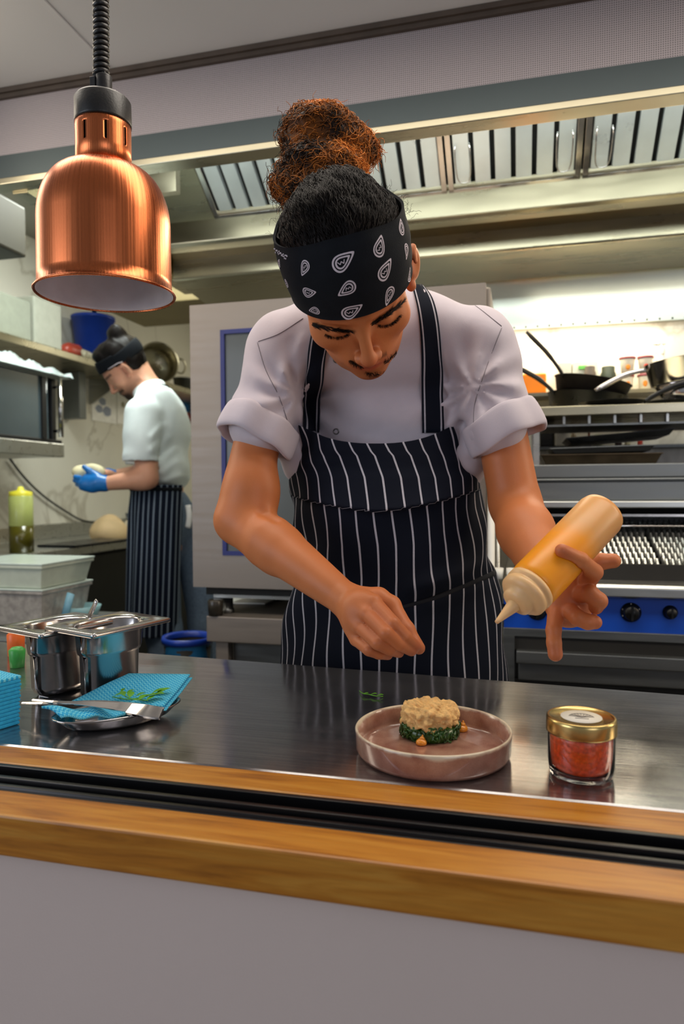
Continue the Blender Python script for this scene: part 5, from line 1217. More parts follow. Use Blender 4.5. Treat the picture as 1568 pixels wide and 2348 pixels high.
def P_on(S, pts, off=.001):
    D = np.array([ray(x, y) for x, y in pts]); H = S.trace(CAM, D, t0=.75, tmax=2.2); return H+S.grad(H)*off
def ribbon(S, pts, wpx, off, name, mt, parent, n=40, nw=7, uvs=True, th=.0012):
    c = catmull([(x, y, 0) for x, y in pts], n)[:, :2]; T = np.gradient(c, axis=0); T /= np.linalg.norm(T, axis=1)[:, None]; Nn = np.stack([-T[:, 1], T[:, 0]], 1)
    w = np.interp(np.linspace(0, 1, n), np.linspace(0, 1, len(np.atleast_1d(wpx))), np.atleast_1d(wpx)) if not np.isscalar(wpx) else np.full(n, wpx)
    pp = np.array([[c[i]+Nn[i]*w[i]*(.5-j/(nw-1)) for j in range(nw)] for i in range(n)]).reshape(-1, 2)
    H = P_on(S, pp, off).reshape(n, nw, 3); m = MB(); bad = np.linalg.norm(H-CAM, axis=2) > 1.7
    for i in range(n):
        for j in range(nw):
            if bad[i, j]: g_ = [(abs(i-a)+abs(j-b), a, b) for a in range(n) for b in range(nw) if not bad[a, b]]; _, a, b = min(g_); H[i, j] = H[a, b]+np.array([0, 0, -.002*(i-a)])
    H[1:-1] = H[1:-1]*.4+(H[:-2]+H[2:])*.3; H[1:-1] = H[1:-1]*.4+(H[:-2]+H[2:])*.3; H[1:-1] = H[1:-1]*.4+(H[:-2]+H[2:])*.3; H[2:-2] = H[2:-2]*.2+(H[:-4]+H[4:])*.4
    m.grid(H, np.array([[(j/(nw-1), i/(n-1)) for j in range(nw)] for i in range(n)])); return m.build(name, mt, parent, solid=th, fixn=False)

# eyebrows, lashes, moustache as short hairs
HAIRB = mat('dark_hair', hexc(19, 14, 12), .5, 0, .3, 200); HAIRB.node_tree.nodes['Principled BSDF'].inputs['Specular IOR Level'].default_value = .12
hr = np.random.default_rng(11)
def hairpatch(S, path, wpx, n, lpx, ang, r0, name, parent, jitter=.3, off=.0008, taper=True):
    c = catmull([(x, y, 0) for x, y in path], 60)[:, :2]; T = np.gradient(c, axis=0); T /= np.linalg.norm(T, axis=1)[:, None]
    pts = []
    for i in range(n):
        k = hr.integers(0, 60); t = T[k]; nn = np.array([-t[1], t[0]]); tp = (math.sin(PI*min(1, max(.0, k/59*.9+.12)))**.5 if taper else 1)
        s = c[k]+nn*hr.uniform(-.5, .5)*wpx*tp; a = ang+hr.normal()*jitter; d = t*math.cos(a)+nn*math.sin(a); pts += [s, s+d*lpx*.5, s+d*lpx]
    H = P_on(S, pts, off).reshape(-1, 3, 3); m = MB(); H = H[(np.linalg.norm(H-CAM, axis=2).max(1) < 1.11) & (np.ptp(np.linalg.norm(H-CAM, axis=2), axis=1) < .02)]
    for h in H: m.tube(h+np.array([[0, 0, 0], [0, -.0004, 0], [0, 0, 0]]), [r0, r0*.8, r0*.25], 3, cap=False)
    return m.build(name, HAIRB, parent, fixn=False)
hairpatch(body, [(716, 742), (735, 748), (765, 755), (806, 760)], 9, 230, 12, .12, .0003, 'eyebrow', chef)
hairpatch(body, [(850, 745), (878, 728), (900, 711), (926, 690)], 9, 250, 12, -.12, .0003, 'eyebrow', chef)
hairpatch(body, [(745, 765), (765, 772), (785, 771), (800, 764)], 3, 100, 7, 1.2, .0003, 'eyelashes', chef, .35, taper=False)
hairpatch(body, [(866, 744), (885, 745), (903, 737), (917, 721)], 3, 110, 7, 1.2, .0003, 'eyelashes', chef, .35, taper=False)
hairpatch(body, [(800, 826), (812, 832), (828, 840)], 6, 70, 9, .5, .0003, 'moustache', chef, .5)
hairpatch(body, [(880, 834), (896, 822), (911, 808)], 6, 70, 9, -.4, .0003, 'moustache', chef, .5)
hairpatch(body, [(838, 853), (862, 857), (885, 851), (905, 836)], 9, 110, 8, 1.0, .0003, 'goatee', chef, .6)

# hair cap
cap = SDF(); cap.xf(HR, HC, HS)
cap.ell((0, .047, -.020), (.0805, .087, .097), .02); cap.ell((0, .03, .01), (.072, .080, .072), .03)
cap.xf(); cap.disp = lambda P: cloth_noise(P, (90, 190), (.0013, .0008), 5); cap.dmax = .005
Vc, Qc = cap.mesh(.004); lc_ = loc(Vc); keep = (lc_[:, 1] > (.020+.35*lc_[:, 2])-.02)[Qc].all(1) & ((lc_[:, 2] < .080) | (lc_[:, 1] > .05))[Qc].all(1)
Qk = Qc[keep]; us = np.unique(Qk); mp_ = -np.ones(len(Vc), int); mp_[us] = np.arange(len(us))
BUN = at(742, 385, 1.035)
hmat, N, L, P = newmat('curly_hair'); a = N.new('ShaderNodeAttribute'); a.attribute_name = 'hair_tint'; mx = N.new('ShaderNodeMixRGB'); mx.inputs[1].default_value = hexc(28, 20, 17); mx.inputs[2].default_value = hexc(222, 132, 52); L.new(a.outputs['Fac'], mx.inputs[0]); L.new(mx.outputs[0], P.inputs['Base Color']); P.inputs['Roughness'].default_value = .5; P.inputs['Specular IOR Level'].default_value = .12
ho = qmesh('hair', Vc[us], mp_[Qk], hmat, chef, {'hair_tint': np.zeros(len(us))})
m = MB(); cen = HL((0, .03, -.01))
for i in range(2600):
    ph = hr.uniform(0, 2*PI); el = math.radians(hr.uniform(35+16*math.cos(ph), 89)); d = HR @ np.array([math.sin(ph)*math.cos(el), math.sin(el), math.cos(ph)*math.cos(el)])
    st0 = cen+d*.2; p = cap.trace(st0, -d, n=25)[0] if False else None
    m.S.append if False else None
    if i == 0: DD = []
    DD.append(d)
DD = np.array(DD); HP = cap.trace(cen+DD*.2, -DD, n=30); HN = cap.grad(HP)
m = MB()
for p, nrm in zip(HP, HN):
    t = BUN-p; t -= nrm*(t @ nrm); t /= np.linalg.norm(t)+1e-9; s = np.cross(nrm, t); L0 = hr.uniform(.012, .028); fr = hr.uniform(250, 420); am = hr.uniform(.0008, .002); ph = hr.uniform(0, 6)
    lift = abs(hr.normal())*.0012+.0004; pts = []
    for q in range(7):
        u_ = q/6; pts.append(p+t*L0*u_-nrm*(5.5*(L0*u_)**2)+nrm*(lift+.0012*math.sin(u_*PI))+s*am*math.sin(ph+fr*L0*u_))
    m.tube(pts, [.0006, .0006, .0006, .0005, .0005, .0004, .0002], 3, cap=False)
m.build('scalp_hair', HAIRB, chef, fixn=False)
# bun of curls
bun = SDF(); lumps = [((742, 325, 1.045), .052), ((800, 368, 1.04), .036), ((772, 400, 1.02), .036), ((712, 400, 1.02), .040), ((668, 425, 1.03), .025), ((685, 305, 1.05), .026), ((700, 440, 1.01), .026), ((745, 425, 1.0), .030), ((805, 330, 1.05), .030)]
for p, r in lumps: bun.ell(at(*p), r, .02)
bun.disp = lambda P: cloth_noise(P, (110, 230), (.004, .002), 9); bun.dmax = .01
Vb, Qb = bun.mesh(.004); Vb = Vb
tintf = lambda P: np.clip(.46+((P-BUN) @ CR)*5.5+cloth_noise(P, (70, 160), (.35, .25), 21), 0, 1)  # hair colour turns more orange towards the bun's right side, broken by noise
qmesh('hair_bun', Vb, Qb, hmat, chef, {'hair_tint': tintf(Vb)*.35})
MBn = MB(); sv = []
D_ = hr.normal(size=(3200, 3)); D_ /= np.linalg.norm(D_, axis=1)[:, None]; src = np.array([at(*lumps[k][0]) for k in hr.integers(0, len(lumps), 3200)])
HPb = bun.trace(src+D_*.1, -D_, n=20, tmax=.1); HNb = bun.grad(HPb, .003)
for p, nrm in zip(HPb, HNb):
    t = np.cross(nrm, np.array([.3, -.5, .8])+hr.normal(size=3)*.7); t /= np.linalg.norm(t)+1e-9; s = np.cross(nrm, t)
    L0 = hr.uniform(.016, .04); rc = hr.uniform(.001, .0032); tw = hr.uniform(180, 420); ph = hr.uniform(0, 6); cv = hr.uniform(8, 16); n = 12; pts = []
    for q in range(n):
        u_ = L0*q/(n-1); a = ph+tw*u_; pts.append(p+t*u_-nrm*(cv*u_*u_)+nrm*(.0015+rc*math.cos(a))+s*(rc*math.sin(a)+3*u_*u_))
    k0 = MBn.n; MBn.tube(pts, np.linspace(.00075, .0003, n), 3, cap=False); sv.append(np.full(MBn.n-k0, np.clip(tintf(p[None])[0]+hr.normal()*.18, 0, 1)))
o = MBn.build('bun_curls', hmat, chef, fixn=False); at_ = o.data.attributes.new('hair_tint', 'FLOAT', 'POINT'); at_.data.foreach_set('value', np.concatenate(sv).astype(np.float32))
m = MB()
for i in range(90):
    if i < 50: x, y = hr.uniform(860, 945), 0; y = 420+(x-860)**1.0*.9+hr.uniform(-6, 14); sd = 1
    else: x, y = hr.uniform(630, 660), hr.uniform(440, 570); sd = -1
    p = at(x, y, 1.03); pts = [p]; d = CR*sd*hr.uniform(.2, 1)+CU*hr.uniform(.1, 1)
    for q in range(6): d = d+hr.normal(size=3)*.55; d /= np.linalg.norm(d); pts.append(pts[-1]+d*hr.uniform(.002, .005))
    m.tube(pts, .00022, 3, cap=False)
m.build('stray_hairs', HAIRB, chef, fixn=False)

# bandana wrapped round the head
hs = SDF(); hs.xf(HR, HC, HS); hs.ell((0, .046, -.018), (.0805, .086, .096), .02); hs.ell((0, .006, .019), (.0675, .094, .068), .03); hs.xf()
nphi, nv = 150, 26; c0 = HL((0, .02, -.01)); DD = []; 
for i in range(nphi):
    ph = 2*PI*i/nphi
    for j in range(nv):
        v = j/(nv-1); c_ = math.cos(ph); e0 = -7.5+12.5*c_; e1 = 40+18*c_; el = math.radians(e0+(e1-e0)*v)
        DD.append(HR @ np.array([math.sin(ph)*math.cos(el), math.sin(el), math.cos(ph)*math.cos(el)]))
DD = np.array(DD); O_ = c0+DD*.2; H = hs.trace(O_, -DD, n=40, tmax=.2); Nr = hs.grad(H)
j_ = np.tile(np.arange(nv)/(nv-1), nphi); ph_ = np.repeat(np.arange(nphi)/nphi*2*PI, nv)
wr = .0008*np.sin(j_*22+3*np.sin(ph_*2))*(np.abs(np.sin(ph_/2+.3))**2)+.0012*np.sin(ph_*9+j_*4)*j_**2*.6
off = .0045+.0055*j_**1.5+wr+.0012*((j_ < .03) | (j_ > .97))
BD = (H+Nr*off[:, None]).reshape(nphi, nv, 3)
NAVY = mat('black_cotton', hexc(17, 21, 27), .85, 0, .15, 60, .25, 700); NAVY.node_tree.nodes['Principled BSDF'].inputs['Specular IOR Level'].default_value = .2
PAIS = mat('paisley_print', hexc(206, 196, 204), .85, 0, .1, 300)
m = MB(); m.grid(BD, closeu=True)
INN = BD-(Nr*.0035).reshape(nphi, nv, 3)
m.grid(INN[:, ::-1], closeu=True)
for jj in (0, nv-1):
    for i in range(nphi):
        i2 = (i+1) % nphi; m.add([BD[i, jj], BD[i2, jj], INN[i2, jj], INN[i, jj]], [(0, 1, 2, 3)])
# paisley marks cast onto the cloth surface
from mathutils.bvhtree import BVHTree
tr = []; Vb_ = BD.reshape(-1, 3)
for i in range(nphi):
    for j in range(nv-1): i2 = (i+1) % nphi; tr.append((i*nv+j, i2*nv+j, i2*nv+j+1, i*nv+j+1))
bvh = BVHTree.FromPolygons([Vector(v) for v in Vb_], tr)
def cast(px, py):
    d = ray(px, py); h = bvh.ray_cast(Vector(CAM), Vector(d).normalized()); 
    return None if h[0] is None else (np.array(h[0]), np.array(h[1]))
def teardrop(n=28):
    out = []
    for k in range(n):
        a = 2*PI*k/n; r = 1+.0*a; x = math.cos(a); y = math.sin(a)*(1-.0*x)
        tip = max(0, math.cos(a/2-0))**6 if a < PI else max(0, -math.cos(a/2))**6
        out.append((x*.62+tip*.62+.0, y*.62*(1-.55*tip)+tip*.34))
    return np.array(out)-np.array([.12, .06])
td = teardrop()
marks = [(783, 602, 23, 25), (870, 569, 19, 62), (882, 623, 21, 40), (798, 661, 19, 205), (893, 674, 18, 235), (803, 716, 22, 20), (722, 712, 14, 200), (706, 671, 16, 10), (699, 612, 15, 230), (932, 573, 14, 262), (921, 524, 15, 80), (938, 633, 14, 75), (657, 650, 12, 250), (640, 604, 10, 60), (848, 700, 0, 0)]
for (mx_, my_, sz, ang) in marks:
    if sz == 0: continue
    h = cast(mx_, my_)
    if h is None: continue
    c_, n_ = h; n_ = n_ if n_ @ (CAM-c_) > 0 else -n_
    fx = CR-n_*(CR @ n_); fx /= np.linalg.norm(fx); fy = np.cross(n_, fx)
    if fy @ CU < 0: fy = -fy
    s_ = 1.3*sz/1605*.96/max(.35, abs(n_ @ vdir))**.0; ca, sa = math.cos(math.radians(ang)), math.sin(math.radians(ang))
    def ring(k0, k1, sub=None):
        V_ = []
        for k in (k0, k1):
            for (a, b) in td: a, b = a*k, b*k; V_.append((a*ca-b*sa, a*sa+b*ca))
        W_ = []
        for (a, b) in V_:
            q = c_+(fx*a+fy*b)*s_; hh = bvh.find_nearest(Vector(q)); q2 = np.array(hh[0]); W_.append(q2+n_*.00035)
        nT = len(td); m.add(W_, [(k, (k+1) % nT, nT+(k+1) % nT, nT+k) for k in range(nT)], 1)
    ring(1.0, .80); ring(.66, .48)
    for (a0, b0, a1, b1) in ((-.27, .12, -.14, -.10), (-.14, -.10, -.01, .08), (-.01, .08, .12, -.12), (.12, -.12, .25, .12)):
        W_ = []
        for (a, b) in ((a0-.03, b0), (a0+.04, b0), (a1+.04, b1), (a1-.03, b1)):
            a2, b2 = a*ca-b*sa, a*sa+b*ca; hh = bvh.find_nearest(Vector(c_+(fx*a2+fy*b2)*s_)); W_.append(np.array(hh[0])+n_*.0004)
        m.add(W_, [(0, 1, 2, 3)], 1)
# speckled white edge print
for k in range(46):
    t = k/45; h = cast(624+t*62, 572+t*34+hr.uniform(-5, 5)) if k < 26 else cast(950-hr.uniform(0, 5), 575+(k-26)*4.2)
    if h is None: continue
    c_, n_ = h; n_ = n_ if n_ @ (CAM-c_) > 0 else -n_; m.sphere(c_+n_*.0002, (.0012, .0012, .0012), 6, 1)
m.build('headband', [NAVY, PAIS], chef, fixn=False)

# ------------------------------------------------------------ jacket
SH = mat('white_jacket_cotton', hexc(198, 190, 198), .85, 0, .02, 60, .12, 900); SH.node_tree.nodes['Principled BSDF'].inputs['Specular IOR Level'].default_value = .2
sh = SDF()
sh.ell(at(878, 935, 1.345), (.180, .095, .175), .03)
sh.cone(at(655, 800, 1.275), at(1090, 775, 1.255), .062, .062, .05)
sh.cone(at(740, 770, 1.26), at(950, 755, 1.25), .072, .072, .05)
sh.ell(at(888, 1120, 1.36), (.168, .085, .17), .04)
sh.ell(at(905, 1400, 1.395), (.180, .09, .18), .04)
slL, slR = at(598, 980, 1.25), at(1142, 968, 1.22)
sh.cone(at(643, 815, 1.27), slL, .062, .060, .03); sh.cone(at(1100, 800, 1.245), slR, .062, .060, .03)
sh.cone(at(660, 985, 1.30), at(700, 1060, 1.31), .035, .04, .03); sh.cone(at(1095, 985, 1.28), at(1070, 1060, 1.30), .03, .04, .03)
def fold(P):
    q = P-at(880, 900, 1.3); out = cloth_noise(P, (30, 64), (.0042, .0022), 3)
    for (ax_, ay_, ad, gx_, gy_) in ((680, 900, 1.2, 1, .25), (1085, 890, 1.19, -1, .3)):
        c = at(ax_, ay_, ad); X = P-c; a = X @ CR; b = X @ CU; r = np.sqrt(a*a+b*b)+1e-6; th = np.arctan2(b, a)
        out += .0045*np.sin(th*9+r*25)*gauss(r-.05, .05)
    for (x0, y0, x1, y1, w_, A) in ((700, 760, 655, 870, .010, .005), (740, 745, 705, 880, .012, .004), (665, 780, 640, 900, .010, .004), (1075, 800, 1040, 960, .012, .005), (640, 830, 700, 1000, .012, .005), (1090, 850, 1060, 980, .012, .006), (560, 880, 640, 960, .012, .003), (1200, 850, 1130, 960, .014, .004), (1150, 760, 1120, 880, .012, .003), (820, 880, 860, 980, .03, .003)):
        a = at(x0, y0, 1.2); b = at(x1, y1, 1.2); ab = b-a; X = P-a; X = X-np.outer(X @ CF, CF); ab = ab-CF*(ab @ CF); t = np.clip(X @ ab/(ab @ ab), 0, 1); dd = np.linalg.norm(X-t[:, None]*ab, axis=1); out += 1.45*A*gauss(dd, w_)*np.sin(PI*np.clip(t, 0.02, .98))*((P-at(880, 900, 1.33)) @ CF < .03)
    return out
sh.disp = fold; sh.dmax = .02
zh = at(900, 1500, 1.37)[2]
V, Q = sh.mesh(.0045); V = smooth_pts(V, Q, 2, .5)
# open the neckline and sleeve ends
so = qmesh('jacket', V, Q, SH, chef)
ndir = HL((0, -.05, -.03))-NB; ndir /= np.linalg.norm(ndir)
m = MB(); Rn = frame(ndir, CR); cc = NB+ndir*.012
n = 60; G = []
for k in range(n):
    a = 2*PI*k/n; row = []
    for z, r in ((-.03, .083), (-.01, .078), (.012, .074), (.030, .072), (.033, .069), (.028, .066), (.0, .066)):
        row.append(cc+Rn @ np.array([r*math.cos(a), r*math.sin(a), z]))
    G.append(row)
m.grid(np.array(G), closeu=True); m.build('collar', SH, chef, fixn=False)
# rolled cuffs
def cuff(a, b, r0, r1, seed, nm='rolled_cuff', el=1.0):
    ax = b-a; Lc = np.linalg.norm(ax); R = frame(ax, CR); m = MB(); n = 72; G = []
    for k in range(n):
        t = 2*PI*k/n; row = []; wv = .003*math.sin(3*t+seed)+.002*math.sin(7*t+seed*2); wz = .004*math.sin(2*t+seed)+.0015*math.sin(5*t+seed)
        for z, r in ((.25, r0-.012), (-.02, r0-.006), (-.03, r0+.001), (.05, r0+.005), (.5, (r0+r1)/2+.007), (.92, r1+.006), (1.0, r1+.003), (1.0, r1-.002), (.9, r1-.006), (.2, r0-.008)):
            row.append(a+R @ np.array([(r+wv)*math.cos(t), (r+wv)*el*math.sin(t), z*Lc+wz]))
        G.append(row)
    m.grid(np.array(G), closeu=True); return m.build(nm, SH, chef, fixn=False, sub=1)
dL = (elL-shL)/np.linalg.norm(elL-shL); dR = (elR-shR)/np.linalg.norm(elR-shR)
axL = dL-CR*.22; axL /= np.linalg.norm(axL); axR = dR+CR*.28; axR /= np.linalg.norm(axR)
cL0 = at(606, 958, 1.25); cuff(cL0, cL0+axL*.052, .063, .065, 1)
cR0 = at(1138, 948, 1.22); cuff(cR0, cR0+axR*.054, .063, .065, 2)
# seams and studs
SEAM = mat('seam_thread', hexc(122, 116, 122), .9)
def seam(pts, nm='seam', w=.0007):
    c = catmull([(x, y, 0) for x, y in pts], 40)[:, :2]; H = P_on(sh, c, .0002); H = H[np.linalg.norm(H-CAM, axis=1) < 1.6]; m = MB(); m.tube(H, w, 5); m.build(nm, SEAM, chef, fixn=False)
seam([(592, 783), (640, 765), (695, 730)]); seam([(590, 785), (610, 850), (640, 910), (665, 985)])
seam([(1010, 665), (1080, 695), (1150, 748)]); seam([(1150, 752), (1120, 830), (1090, 920), (1085, 985)])
seam([(737, 800), (735, 860), (734, 930), (733, 985)], 'placket_edge', .0009); seam([(737, 799), (752, 796), (775, 802), (800, 820)], 'placket_edge', .0008)
for (x, y) in ((771, 825), (771, 989)):
    h = P_on(sh, [(x, y)], .0008)[0]; nn_ = sh.grad(h[None])[0]; m = MB(); R = frame(nn_); t_ = np.linspace(0, 2*PI, 25)[:-1]
    G = np.array([[h+R @ np.array([(.0048+.0011*math.cos(b))*math.cos(a), (.0048+.0011*math.cos(b))*math.sin(a), .0009*math.sin(b)]) for b in np.linspace(0, 2*PI, 9)] for a in t_]); m.grid(G, closeu=True); m.build('stud', mat('stud_metal', hexc(140, 136, 134), .3, .9), chef, fixn=False)

# ------------------------------------------------------------ apron
DENIM = stripe_mat('striped_denim', .0318, .0034, hexc(16, 21, 33), hexc(200, 198, 206))
STRAP = stripe_mat('apron_strap', 1, 1, hexc(16, 21, 33), hexc(190, 188, 196), True)
rows = np.array([  # y, xl, xr, theta, dc, b
    (975, 690, 1034, 50, 1.335, .128), (1020, 688, 1046, 54, 1.335, .128), (1060, 676, 1078, 66, 1.335, .128), (1095, 668, 1104, 96, 1.335, .130), (1165, 670, 1107, 104, 1.338, .130),
    (1250, 678, 1119, 106, 1.345, .130), (1330, 668, 1135, 108, 1.355, .133), (1420, 653, 1150, 108, 1.37, .138), (1545, 640, 1163, 108, 1.385, .142), (1750, 628, 1180, 108, 1.40, .145), (2100, 610, 1200, 105, 1.42, .148)], float)
def hem(x): return 1172-48*np.abs((x-862)/235)**1.6
nu, nv = 150, 230; G = np.zeros((nu, nv, 3)); UV = np.zeros((nu, nv, 2)); ar = np.random.default_rng(5)
vy = np.concatenate([np.linspace(0, .62, 190), np.linspace(.625, 1, 40)])
for j in range(nv):
    y0 = 975+vy[j]*(2100-975)
    xl, xr, th, dc, b = [np.interp(y0, rows[:, 0], rows[:, k]) for k in range(1, 6)]
    for i in range(nu):
        u = i/(nu-1)*2-1; t = math.radians(th)*u; sm = math.sin(min(math.radians(th), PI/2)); a_ = (xr-xl)/2/sm; xc = (xl+xr)/2
        x = xc+a_*math.sin(t); y = y0
        if j < 20: y += 42*(1-abs(u)**2.2)*(1-j/19)**1
        edge = abs(u)**3
        d = dc-b*math.cos(t)
        hm = hem(x); dy = y-hm
        sk = .006*u
        if dy < 0: d -= .026*max(0, 1+dy/95)**1.3*(1-edge*.6)
        else: d += .004*math.exp(-dy/18); 
        xw = 7*math.sin(y/26+u*7)*edge+4.5*math.sin(y/38+u*11)*np.clip((y-1120)/100, 0, 1)*(.25+abs(u))
        d += .0035*math.sin(u*9+y/60)*min(1, max(0, (y-1000)/120))+.0025*math.sin(u*21+y/31)*edge*2
        if y > 1085: d += .006*math.sin(y/17+u*4)*edge*math.exp(-((y-1150)/120)**2)*1.6
        # tie crease to the right
        if x > 900:
            yc = 1392-.33*(x-900); w_ = min(1, (x-900)/80); q = (y-yc); d += w_*(-.016*math.exp(-((q+26)/22)**2)+.007*math.exp(-((q-4)/7)**2)-.004*math.exp(-((q-24)/16)**2)); xw += w_*4.5*math.exp(-((q+15)/22)**2)*math.sin(u*9)
        if y > 1450: d += .004*math.sin(u*14+1)*min(1, (y-1450)/200)
        G[i, j] = at(x+xw, y, d)
        shift = (.012*np.clip((y0-1000)/165, 0, 1) if dy < 0 else .004)
        UV[i, j] = (t*a_/1605*1.26*.97+.30-(.0 if dy >= 0 else -0)+(-.014+.014*np.clip((y0-980)/180, 0, 1)*-1 if dy < 0 else -.004), y0/1605)
m = MB(); m.grid(G, UV); ap = m.build('apron', DENIM, chef, fixn=False, solid=.0015)
avb = BVHTree.FromPolygons([Vector(v) for v in G.reshape(-1, 3)], [(i*nv+j, (i+1)*nv+j, (i+1)*nv+j+1, i*nv+j+1) for i in range(nu-1) for j in range(nv-1)])
m = MB(); TP = []
for (x, y) in catmull([(915, 1394, 0), (1000, 1370, 0), (1070, 1340, 0), (1134, 1312, 0)], 30)[:, :2]:
    h = avb.ray_cast(Vector(CAM), Vector(ray(x, y)).normalized())
    if h[0] is not None: TP.append(np.array(h[0])-ray(x, y)*.002)
m.tube(TP, np.linspace(.003, .0065, len(TP)), 8, flat=.5); m.build('apron_tie', mat('navy_tape', hexc(14, 17, 26), .9), chef)
ribbon(sh, [(738, 748), (726, 820), (716, 900), (714, 990)], (36, 42, 43, 44), .0055, 'apron_strap', STRAP, chef)
ribbon(sh, [(958, 655), (980, 720), (989, 820), (990, 900), (992, 992)], (30, 42, 48, 49, 50), .0045, 'apron_strap', STRAP, chef)
# trousers and shoes below the pass
tr_ = SDF(); hp = at(900, 1440, 1.385)
fz = np.array([0, 0, 1.0])
hL = np.array([hp[0]-.085, hp[1], hp[2]-.06]); hR = np.array([hp[0]+.085, hp[1], hp[2]-.06]); gnd = .05
tr_.ell(hp-fz*.03, (.17, .115, .12), .05)
for s, h_ in ((-1, hL), (1, hR)):
    kn = np.array([h_[0]+s*.015, h_[1]-.01, .50]); an = np.array([h_[0]+s*.02, h_[1]+.03, .085]); tr_.cone(h_, kn, .088, .062, .04); tr_.cone(kn, an, .062, .05, .03)
V, Q = tr_.mesh(.008); qmesh('trousers', V, Q, mat('dark_trousers', hexc(34, 36, 44), .9, 0, .15, 60), chef)
for s, h_ in ((-1, hL), (1, hR)):
    f = SDF(); an = np.array([h_[0]+s*.02, h_[1]+.03, .06]); f.cone(an, an+np.array([s*.02, -.15, -.015]), .05, .042, .03); f.cone(an+np.array([0, .03, -.01]), an, .045, .05, .02)
    V, Q = f.mesh(.006); V[:, 2] = np.maximum(V[:, 2], .001); qmesh('shoe', V, Q, BLACK, chef)

# ------------------------------------------------------------ squeeze bottle in the hand
bt = thing('squeeze_bottle', 'squeeze bottle of orange yellow sauce tilted in the chef\'s hand', 'bottle', tuple((B0+B1)/2))
bx = B1-B0; Lb = np.linalg.norm(bx); Rb = frame(bx, CR)
br = .0335
bot, N, L, P = newmat('sauce_filled_plastic'); P.inputs['Base Color'].default_value = hexc(240, 176, 84); P.inputs['Roughness'].default_value = .35; P.inputs['Subsurface Weight'].default_value = .3; P.inputs['Subsurface Scale'].default_value = .02
tc = N.new('ShaderNodeTexCoord'); vm = N.new('ShaderNodeVectorMath'); vm.operation = 'DOT_PRODUCT'; vm.inputs[1].default_value = tuple(bx/Lb); L.new(tc.outputs['Object'], vm.inputs[0])
nz = N.new('ShaderNodeTexNoise'); nz.inputs['Scale'].default_value = 16; L.new(tc.outputs['Object'], nz.inputs['Vector'])
ad = N.new('ShaderNodeMath'); ad.operation = 'MULTIPLY_ADD'; ad.inputs[1].default_value = .05; L.new(nz.outputs[0], ad.inputs[0]); L.new(vm.outputs['Value'], ad.inputs[2])
cr = N.new('ShaderNodeValToRGB'); e = cr.color_ramp.elements; e[0].position = .40; e[0].color = hexc(214, 156, 88); e[1].position = .56; e[1].color = hexc(238, 152, 20)
mr = N.new('ShaderNodeMapRange'); mr.inputs[1].default_value = -.08; mr.inputs[2].default_value = .12; L.new(ad.outputs[0], mr.inputs[0]); L.new(mr.outputs[0], cr.inputs[0]); L.new(cr.outputs[0], P.inputs['Base Color'])
m = MB(); m.lathe([(0, .0015), (br*.55, .001), (br*.80, .0), (br*.94, .004), (br, .012), (br, Lb-.01), (br*.985, Lb-.003), (br*.94, Lb), (0, Lb+.001)], tuple(B0), 56, R=Rb); m.build('bottle_body', bot, bt, fixn=False)
CAPM = mat('pale_cap_plastic', hexc(228, 186, 132), .4, 0, .03, 20, sss=.2)
m = MB(); m.lathe([(br*.90, Lb-.001), (br*.99, Lb), (br*.99, Lb+.006), (br*.93, Lb+.007), (br*.93, Lb+.011), (br*.97, Lb+.012), (br*.96, Lb+.018), (br*.78, Lb+.024), (br*.62, Lb+.025), (br*.60, Lb+.032), (br*.42, Lb+.036), (br*.30, Lb+.037), (0, Lb+.037)], tuple(B0), 48, R=Rb); m.build('cap', CAPM, bt, fixn=False)
NT = BT; s0 = B1+bx/Lb*.035
m = MB(); m.tube(catmull([s0, s0*.5+NT*.5, NT], 12), np.linspace(.0095, .0026, 12), 20); m.build('nozzle', CAPM, bt, fixn=False)

# ============================================================ SECOND CHEF
ch2 = thing('person', 'chef in pale jacket and blue gloves facing left, shaping dough by the marble wall', 'person', tuple(np.array(at(365, 1127, 3.15))*np.array([1, 1, 0])))
v2 = ray(290, 850); v2 /= np.linalg.norm(v2); r2 = CR-v2*(CR @ v2); r2 /= np.linalg.norm(r2); u2 = np.cross(r2, v2)
t2 = math.radians(42); Z2 = -r2*math.cos(t2)-u2*math.sin(t2); Y2 = u2*math.cos(t2)-r2*math.sin(t2); X2 = np.cross(Y2, Z2)
yw = math.radians(-6); H2 = np.stack([X2*math.cos(yw)-Z2*math.sin(yw), Y2, Z2*math.cos(yw)+X2*math.sin(yw)], 1); S2 = 1.05
C2 = at(289, 846, 3.07)-H2 @ np.array([.0865, -.006, -.014])*S2
def HL2(p): return H2 @ (np.array(p, float)*S2)+C2
b2 = SDF(); b2.xf(H2, C2, S2); head_prims(b2); b2.xf()
nb2 = at(352, 915, 3.15)
b2.cone(HL2((0, -.035, -.04)), nb2, .056, .062, .03); b2.cone(nb2, at(375, 1050, 3.17), .07, .09, .05); b2.cone(at(375, 1050, 3.17), at(372, 1250, 3.17), .09, .09, .05)
s2, e2, w2 = at(332, 955, 3.0), at(337, 1096, 2.95), at(243, 1109, 2.93)
b2.cone(s2, e2, .055, .047, .02); b2.cone(e2, w2, .046, .029, .012); b2.ell(at(320, 1098, 2.95), (.05, .04, .046), .02)
s3, e3, w3 = at(350, 960, 3.36), at(325, 1085, 3.32), at(262, 1092, 3.12)
b2.cone(s3, e3, .05, .044, .02); b2.cone(e3, w3, .044, .028, .012)
for w_, tip in ((w2, at(205, 1102, 2.94)), (w3, at(240, 1088, 3.03))): b2.cone(w_, tip, .027, .024, .01)
